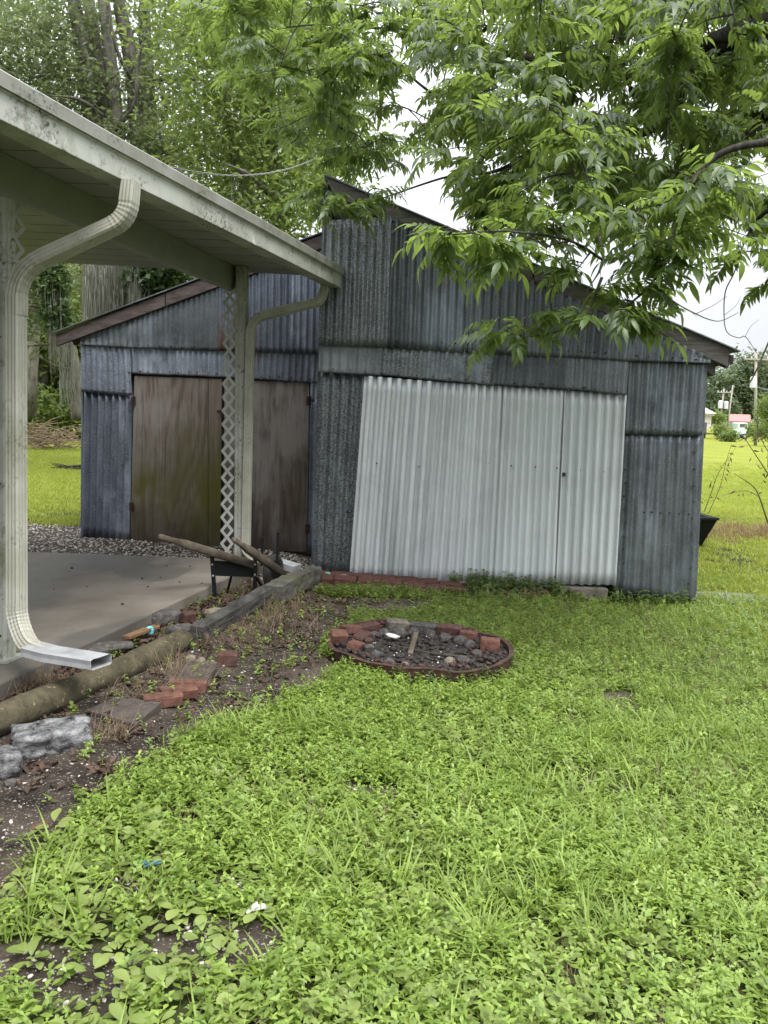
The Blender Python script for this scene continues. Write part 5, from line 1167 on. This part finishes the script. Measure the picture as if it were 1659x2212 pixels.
mb.obj('stem', TWIG, T); V, Fq, va = leafcloud(np.array(DL)-np.array([0, 0, .05]), .09, .03, 1, 4.5, 0); V[:, 2] -= 0
o = link('leaves', npmesh('leaves', V-np.array(ORG[T.name]), Fq, DRYLEAF, va), T, ORG[T.name]); o['kind'] = 'stuff'
# ================================================================== ground cover (geometry-node instances)
VARC = {}
def variants(key, builder, n, mat):
    c = bpy.data.collections.new(key)
    for i in range(n):
        V, Fq, va = builder(random.Random(100+i)); o = bpy.data.objects.new('%s_%02d' % (key, i), npmesh(key, V, Fq, mat, va, True)); c.objects.link(o)
    VARC[key] = (c, n)
def scatter(name, key, P, scale, label, cat, tilt=.25, kind='stuff'):
    c, nv = VARC[key]; n = len(P); me = bpy.data.meshes.new(name); me.vertices.add(n); me.vertices.foreach_set('co', np.ascontiguousarray(P, np.float32).ravel())
    for nm, ty, d in (('sc', 'FLOAT', scale), ('vi', 'INT', rng.integers(0, nv, n))):
        a = me.attributes.new(nm, ty, 'POINT'); a.data.foreach_set('value', np.ascontiguousarray(d, np.float32 if ty == 'FLOAT' else np.int32))
    a = me.attributes.new('ro', 'FLOAT_VECTOR', 'POINT'); a.data.foreach_set('vector', np.stack([rng.normal(0, tilt, n), rng.normal(0, tilt, n), rng.uniform(0, 2*PI, n)], -1).astype(np.float32).ravel())
    o = bpy.data.objects.new(name, me); COL.objects.link(o); ng = bpy.data.node_groups.new(name, 'GeometryNodeTree')
    ng.interface.new_socket('Geometry', in_out='INPUT', socket_type='NodeSocketGeometry'); ng.interface.new_socket('Geometry', in_out='OUTPUT', socket_type='NodeSocketGeometry')
    gi = ng.nodes.new('NodeGroupInput'); go = ng.nodes.new('NodeGroupOutput'); ip = ng.nodes.new('GeometryNodeInstanceOnPoints'); ci = ng.nodes.new('GeometryNodeCollectionInfo')
    ci.inputs['Collection'].default_value = c; ci.inputs['Separate Children'].default_value = True; ci.inputs['Reset Children'].default_value = True
    def at(nm, ty):
        x = ng.nodes.new('GeometryNodeInputNamedAttribute'); x.data_type = ty; x.inputs['Name'].default_value = nm; return x.outputs['Attribute']
    lk = ng.links.new; lk(gi.outputs[0], ip.inputs['Points']); lk(ci.outputs[0], ip.inputs['Instance']); ip.inputs['Pick Instance'].default_value = True
    lk(at('vi', 'INT'), ip.inputs['Instance Index']); lk(at('sc', 'FLOAT'), ip.inputs['Scale'])
    er = ng.nodes.new('FunctionNodeEulerToRotation'); lk(at('ro', 'FLOAT_VECTOR'), er.inputs[0]); lk(er.outputs[0], ip.inputs['Rotation']); lk(ip.outputs[0], go.inputs[0])
    md = o.modifiers.new('scatter', 'NODES'); md.node_group = ng; return props(o, label, cat, None, kind)
G_WEED = leafm('weed_leaf', (.08, .135, .02), (.29, .395, .08), (.40, .53, .08), .36, .42, .42, True)  # wide tone range, leaf highlights and shadows put into the colour
G_BLADE = leafm('grass_blade', (.085, .14, .025), (.255, .345, .07), (.37, .49, .08), .38, .45, .3, True)
G_LAWN = leafm('lawn_blade', (.145, .185, .02), (.26, .30, .042), (.42, .48, .06), .38, .5, .3, True)
G_BIG = leafm('broad_weed_leaf', (.11, .155, .035), (.24, .295, .085), (.32, .4, .09), .32, .45, .3, True)
def oval(L, W, n=3, curl=.2, fold=.2):
    r = np.linspace(0, 1, n+1); wd = np.interp(r, [0, .3, .6, 1], [.2, 1, .85, .05])*W/2; V = []; F_ = []
    for i, t in enumerate(r):
        z = -curl*L*t*t; V += [[t*L, -wd[i], z+fold*wd[i]], [t*L, 0, z], [t*L, wd[i], z+fold*wd[i]]]
    for i in range(n):
        b = 3*i; F_ += [[b, b+3, b+4, b+1], [b+1, b+4, b+5, b+2]]
    return np.array(V), np.array(F_)
def paddle(L, W, n=5, curl=.2, fold=.15):
    r = np.linspace(0, 1, n+1); wd = np.interp(r, [0, .3, .62, .88, 1], [.12, .66, 1, .8, .25])*W/2; V = []; F_ = []
    for i, t in enumerate(r):
        z = -curl*L*t*t; V += [[t*L, -wd[i], z+fold*wd[i]], [t*L, 0, z], [t*L, wd[i], z+fold*wd[i]]]
    for i in range(n):
        b = 3*i; F_ += [[b, b+3, b+4, b+1], [b+1, b+4, b+5, b+2]]
    return np.array(V), np.array(F_)
def join(parts):
    V = []; F_ = []; va = []; nb = 0
    for v, f, a in parts: V.append(v); F_.append(f+nb); nb += len(v); va.append(np.full(len(v), a))
    return np.concatenate(V), np.concatenate(F_), np.concatenate(va)
def blade(L, W, lean, az, n=4, base=(0, 0), droop=1.0):
    r = np.linspace(0, 1, n+1); V = []; F_ = []; c, s = math.cos(az), math.sin(az)
    for t in r:
        ang = lean+droop*t*t; 
        x = L*(t*math.sin(lean)+.5*droop*t*t*math.cos(lean)*.8); z = L*(t*math.cos(lean)-.38*droop*t*t); w_ = W*(1-t**2)/2+.0004
        V += [[base[0]+x*c-s*w_, base[1]+x*s+c*w_, z], [base[0]+x*c+s*w_, base[1]+x*s-c*w_, z]]
    for i in range(n): b = 2*i; F_.append([b, b+2, b+3, b+1])
    return np.array(V), np.array(F_)
def sprig(r, big=1.0, slim=.64):
    parts = []; h = r.uniform(.03, .075); k = r.randint(3, 4)
    for i in range(k):
        z = h*(i+1)/k; s = (1-.13*i) if k > 2 else 1; a0 = i*1.57+r.uniform(-.3, .3)
        for j in range(2 if i < k-1 else 3):
            L = r.uniform(.016, .036)*s*big; v, f = oval(L, L*r.uniform(.85, 1.12)*slim, 2, r.uniform(0, .35), .25)
            v = v@roty(r.uniform(-.55, .25)).T@rotz(a0+j*(PI if i < k-1 else 2.1)+r.uniform(-.3, .3)).T; parts.append((v+np.array([r.uniform(-.004, .004), r.uniform(-.004, .004), z]), f, r.random()))
    v, f = blade(h, .0022, .05, 0, 1, (0, 0), 0); parts.append((v, f, .1)); return join(parts)
def crab(r):
    parts = []
    for i in range(r.randint(7, 11)):
        L = r.uniform(.10, .25); v, f = blade(L, r.uniform(.006, .0115), r.uniform(.1, .95), r.uniform(0, 2*PI), 5, (r.uniform(-.012, .012), r.uniform(-.012, .012)), r.uniform(.4, 1.2)); parts.append((v, f, r.random()))
    return join(parts)
def rosette(r):
    parts = []
    for i in range(r.randint(5, 8)):
        L = r.uniform(.04, .07); v, f = paddle(L, L*r.uniform(.6, .85), 5, r.uniform(.1, .5), .2); a = i*2.4+r.uniform(-.3, .3); lean = r.uniform(-.8, -.1)
        v = v@roty(lean).T; st = r.uniform(.01, .03); v = (v+np.array([st, 0, r.uniform(.02, .05)]))@rotz(a).T; parts.append((v, f, r.random()))
    return join(parts)
def tuft(r):
    parts = []
    for i in range(60):
        v, f = blade(r.uniform(.035, .085), r.uniform(.003, .0055), r.uniform(0, .7), r.uniform(0, 2*PI), 3, (r.uniform(-.11, .11), r.uniform(-.11, .11)), r.uniform(.2, 1)); parts.append((v, f, r.random()))
    return join(parts)
def lawn(r):
    parts = []
    for i in range(70):
        v, f = blade(r.uniform(.03, .075), r.uniform(.006, .011), r.uniform(0, .8), r.uniform(0, 2*PI), 2, (r.uniform(-.2, .2), r.uniform(-.2, .2)), r.uniform(.2, 1)); parts.append((v, f, r.random()))
    return join(parts)
def litter(r):
    parts = []
    for i in range(5):
        L = r.uniform(.025, .06); v, f = oval(L, L*r.uniform(.35, .6), 3, r.uniform(-.5, .7), r.uniform(-.6, .9)); v = v@rotx(r.uniform(-.6, .6)).T@roty(r.uniform(-.5, .3)).T@rotz(r.uniform(0, 6.3)).T+np.array([r.uniform(-.04, .04), r.uniform(-.04, .04), r.uniform(.003, .02)]); parts.append((v, f, r.random()))
    return join(parts)
def straw(r):
    parts = []
    for i in range(16):
        v, f = blade(r.uniform(.06, .2), .0022, r.uniform(.1, 1.35), r.uniform(0, 2*PI), 4, (r.uniform(-.04, .04), r.uniform(-.04, .04)), r.uniform(-.3, .6)); parts.append((v, f, r.random()))
    return join(parts)
STRAW = leafm('straw', (.11, .078, .048), (.24, .185, .125), (.2, .15, .1), .2, .8, .15); variants('straw', straw, 6, STRAW)
variants('weed_sprig', sprig, 8, G_WEED); variants('round_sprig', lambda r: sprig(r, 1.35, .85), 6, G_BIG); variants('slim_sprig', lambda r: sprig(r, 1.25, .38), 6, G_BLADE); variants('crab_grass', crab, 8, G_BLADE); variants('rosette', rosette, 6, G_BIG); variants('tuft', tuft, 6, G_BLADE); variants('lawn_tuft', lawn, 6, G_LAWN)
variants('dead_leaves', litter, 6, DRYLEAF)
REDSTRAW = leafm('reddish_dry_stems', (.14, .085, .055), (.33, .22, .145), (.2, .1, .06), .2, .8, .15); variants('dry_clump', straw, 6, REDSTRAW)

RF = [PR.p-PR.u*.03+PR.n*.05, PR.p+PR.u*3.80+PR.n*.05, PR.p+PR.u*3.80-PR.n*5.5, PR.p-PR.u*.03-PR.n*5.5]
LF = [PL.p-PL.u*.02+PL.n*.03, PL.p+PL.u*3.+PL.n*.03, PL.p+PL.u*3.-PL.n*5, PL.p-PL.u*.02-PL.n*5]
SF = [n0, n1, n2, n3]
def clear(x, y):
    r = inpoly(x, y, [(p[0], p[1]) for p in RF]) | inpoly(x, y, [(p[0], p[1]) for p in LF]) | inpoly(x, y, [(p[0], p[1]) for p in SF])
    r |= (x-RC[0])**2+(y-RC[1])**2 < (RR+.015)**2
    d = (x-PR.p[0])*PR.n[0]+(y-PR.p[1])*PR.n[1]; t = (x-PR.p[0])*PR.u[0]+(y-PR.p[1])*PR.u[1]
    r |= (d > 0) & (d < .75-.2*t) & (t > 0) & (t < 2.1)
    return r
def sow(x0, x1, y0, y1, dens, keep=None, margin=650):
    n = int((x1-x0)*(y1-y0)*dens); x = rng.uniform(x0, x1, n); y = rng.uniform(y0, y1, n)
    P = np.stack([x, y, gz(x, y)], -1); X, Y = proj(P); k = (X > -margin) & (X < 1659+margin) & (Y < 2212+margin*.7) & (Y > 600) & ~clear(x, y)
    if keep is not None: k &= rng.random(n) < keep(x, y, X, Y)
    return P[k]
def veg(x, y): return 1-bare(x, y).astype(float)
cl_ = lambda x, y, s, f=1.1: fnoise(x*f, y*f, s)
lawnright = lambda X, Y: S((X-1150)/350)*S((2000-Y)/500)
def weedy(x, y, X, Y): return np.maximum(veg(x, y), .16*(Y > 1840)+.05*(y < 7)*(X > 150))*np.where(y < 4.2, (.30+.70*S((cl_(x, y, 21, 2.2)-.30)*5))*(1-.55*lawnright(X, Y)), 1-.7*lawnright(X, Y))*(1-.75*S((650-X)/500)*S((Y-1700)/250)*S((.62-cl_(x, y, 55, 4.0))*6))
sp1 = lambda x, y: S((cl_(x, y, 61, 1.7)-.46)*9); sp2 = lambda x, y: S((cl_(x, y, 71, 2.3)-.52)*9)
P = np.concatenate([sow(-3.4, 3.8, 1.5, 4.2, 2300, lambda x, y, X, Y: weedy(x, y, X, Y)*(1-.6*sp1(x, y))), sow(-2.5, 4.8, 4.2, 8.3, 1700, lambda x, y, X, Y: weedy(x, y, X, Y)*(1-.5*sp1(x, y)))])
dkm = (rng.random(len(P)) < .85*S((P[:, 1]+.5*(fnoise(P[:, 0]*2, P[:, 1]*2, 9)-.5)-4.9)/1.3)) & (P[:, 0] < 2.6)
G_DK2 = leafm('dark_weed_leaf', (.055, .088, .017), (.185, .235, .05), (.27, .35, .06), .34, .45, .35, True); variants('dark_sprig', sprig, 6, G_DK2)  # darker leaf colour stands in for canopy shade, partly a darker species
Pd = P[dkm]; P = P[~dkm]
scatter('dark_weeds', 'dark_sprig', Pd, rng.uniform(.7, 1.3, len(Pd)), 'darker small leaved weeds, canopy shade put in their tone, between the fire ring and the tall shed', 'weeds')
scatter('weeds', 'weed_sprig', P, rng.uniform(.65, 1.3, len(P)), 'low yellow-green broadleaf weeds carpeting the near lawn', 'weeds')
P = sow(-3, 4.8, 1.5, 7, 700, lambda x, y, X, Y: weedy(x, y, X, Y)*sp1(x, y)*.7)
scatter('round_weeds', 'round_sprig', P, rng.uniform(.6, 1.05, len(P)), 'patches of rounder leaved weeds in the lawn', 'weeds')
P = sow(-3, 4.8, 1.5, 7.5, 700, lambda x, y, X, Y: weedy(x, y, X, Y)*(.1+.6*sp2(x, y)))
scatter('slender_weeds', 'slim_sprig', P, rng.uniform(.7, 1.4, len(P)), 'patches of slender leaved weeds in the lawn', 'weeds')
P = sow(-3, 4.8, 1.5, 7.5, 45, lambda x, y, X, Y: veg(x, y)*.7)
scatter('thatch', 'straw', P, rng.uniform(.4, .8, len(P)), 'thin dry thatch showing between the lawn weeds', 'thatch', .3)
P = sow(-3, 4.8, 1.5, 8.3, 190, lambda x, y, X, Y: veg(x, y)*np.clip(.08+1.1*S((cl_(x, y, 33, 1.5)-.47)*6)+.6*lawnright(X, Y), 0, 1))
scatter('crab_grass', 'crab_grass', P, rng.uniform(.5, 1.0, len(P))*np.where(P[:, 1] > 4.6, .65, 1), 'arching crab grass blades scattered through the weeds', 'grass', .15)
P = sow(-3, 5.5, 2.2, 9.6, 110, lambda x, y, X, Y: veg(x, y)*np.clip(.12+1.0*lawnright(X, Y)+(y > 6)*.25, 0, 1))
scatter('grass', 'tuft', P, rng.uniform(.6, 1.1, len(P))*np.where(P[:, 1] > 5.2, .75, 1), 'short mown grass tufts toward the right of the lawn', 'grass', .12)
P = np.concatenate([sow(-2.2, .3, 1.5, 3.4, 190, lambda x, y, X, Y: (1-bare(x, y)*.55)*S((800-X)/400)*S((Y-1720)/150)), sow(-2.5, 3, 1.5, 5.5, 9, lambda x, y, X, Y: veg(x, y))])
scatter('broad_weeds', 'rosette', P, rng.uniform(.4, .85, len(P)), 'broad leaved weeds with large oval leaves at the lower left', 'weeds', .2)
P = np.concatenate([sow(3.0, 9, 6, 14, 44, lambda x, y, X, Y: veg(x, y)*(X > 1380), 120), sow(3, 18, 14, 34, 30, lambda x, y, X, Y: (X > 1380)*S((34-y)/18), 120), sow(-12, -3, 9, 18, 40, lambda x, y, X, Y: veg(x, y)*(X < 330), 120), sow(-22, -4, 18, 36, 28, lambda x, y, X, Y: (X < 300)*S((36-y)/18), 120)])
scatter('lawn', 'lawn_tuft', P, rng.uniform(.7, 1.3, len(P)), 'bright yellow-green mown grass of the open field', 'grass', .1)
BED = [(-60, 1500), (60, 1440), (180, 1402), (455, 1292), (560, 1262), (615, 1240), (600, 1262), (575, 1292), (410, 1372), (200, 1482), (0, 1560), (-60, 1590)]
P = sow(-3, 0, 3, 8, 700, lambda x, y, X, Y: inpoly(X, Y, BED)*.8+(bare(x, y) & (y < 7.3))*.13)
scatter('dead_leaves', 'dead_leaves', P, rng.uniform(.6, 1.1, len(P)), 'brown dead leaves littering the bed and bare soil', 'leaf litter', .2)
ST = [((90, 1490), 70, 26, 46), ((600, 1335), 70, 45, 70), ((500, 1390), 60, 35, 22), ((385, 1460), 60, 24, 30), ((590, 1285), 30, 18, 30), ((300, 1500), 120, 20, 18), ((240, 1590), 60, 25, 18)]
P = np.array([GG(random.gauss(c[0], a*.6), random.gauss(c[1], b*.6), .0) for c, a, b, n in ST for _ in range(n)])
scatter('dry_stems', 'straw', P, rng.uniform(.5, 1.1, len(P)), 'thin dry straw stems among the timbers', 'dry stems', .3)
P = sow(3.2, 12, 11.3, 13.7, 260, lambda x, y, X, Y: (X > 1450)*S(1-np.abs(y-12.5)/.9), 120)
scatter('dry_growth', 'dry_clump', P, rng.uniform(.7, 1.4, len(P)), 'strip of reddish dead growth across the right field', 'dead grass', .2)
# weeds climbing at the shed foot
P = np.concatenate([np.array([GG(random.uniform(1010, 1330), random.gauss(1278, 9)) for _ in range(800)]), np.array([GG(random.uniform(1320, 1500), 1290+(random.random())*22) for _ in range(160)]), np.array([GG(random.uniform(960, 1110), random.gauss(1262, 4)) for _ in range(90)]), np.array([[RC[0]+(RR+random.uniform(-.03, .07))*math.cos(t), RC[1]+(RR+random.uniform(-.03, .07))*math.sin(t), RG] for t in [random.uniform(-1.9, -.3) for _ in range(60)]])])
G_DK = leafm('shaded_weed_leaf', (.05, .08, .018), (.09, .13, .03), (.14, .2, .035), .3, .5, .35, True); variants('foot_weed', sprig, 6, G_DK)  # darker copy of the weed leaf, shade put into its colour
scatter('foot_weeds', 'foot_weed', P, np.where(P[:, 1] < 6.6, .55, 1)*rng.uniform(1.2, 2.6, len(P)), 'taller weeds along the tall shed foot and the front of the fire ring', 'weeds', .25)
for X, lab in ((1067, 'small seedling in front of the second doorway sheet'), (1190, 'small seedling in front of the third doorway sheet'), (1237, 'broad leaved seedling right of the other two at the shed foot')):
    p = GG(X, 1268); t = thing('seedling', p, lab, 'seedling'); mb = MB(); h = .19 if X != 1237 else .12; mb.tube([p, p+np.array([.01, 0, h])], [.004, .002], 5); mb.obj('stem', TWIG, t)
    parts = []; r = random.Random(X)
    for k in range(6):
        v, f = oval(.06, .028, 3, .3, .2); v = v@roty(-.3).T@rotz(k*2.3).T+np.array([.01, 0, h*(.45+.11*k)]); parts.append((v, f, r.random()))
    V, Fq, va = join(parts); link('leaves', npmesh('leaves', V, Fq, G_WEED, va, True), t, p)
# shells, gravel
SHELL = Mat('shell_gravel', .8, 0, .3); SHELL.col(SHELL.mix(SHELL.attr('var'), (.12, .10, .085), (.52, .48, .42)))
P = sow(-5, -.3, 7.3, 10.4, 560, lambda x, y, X, Y: bare(x, y)*1.)
mini('gravel', P+np.array([0, 0, .003]), SHELL.m, 'pale shell gravel in front of the low shed', 'gravel', (.012, .038))
P = sow(-3, 1, 1.6, 7.3, 150, lambda x, y, X, Y: bare(x, y)*.6)
mini('soil_shells', P+np.array([0, 0, .002]), SHELL.m, 'scattered shell chips and pebbles on the bare soil', 'pebbles', (.006, .022))
P = sow(-2.2, .4, 1.6, 3.6, 900, lambda x, y, X, Y: bare(x, y)*(Y > 1780)*.8)
mini('patch_shells', P+np.array([0, 0, .002]), SHELL.m, 'shell chips and pebbles in the bare patches of the near lawn', 'pebbles', (.004, .02))
P = np.array([sa+sdir*random.uniform(-1, 2.6)+sperp*random.uniform(.1, 1.5)+np.array([0, 0, .004]) for _ in range(26)])
mini('slab_debris', P, ASH, 'dark crumbs and leaf bits on the concrete slab', 'debris', (.006, .03))
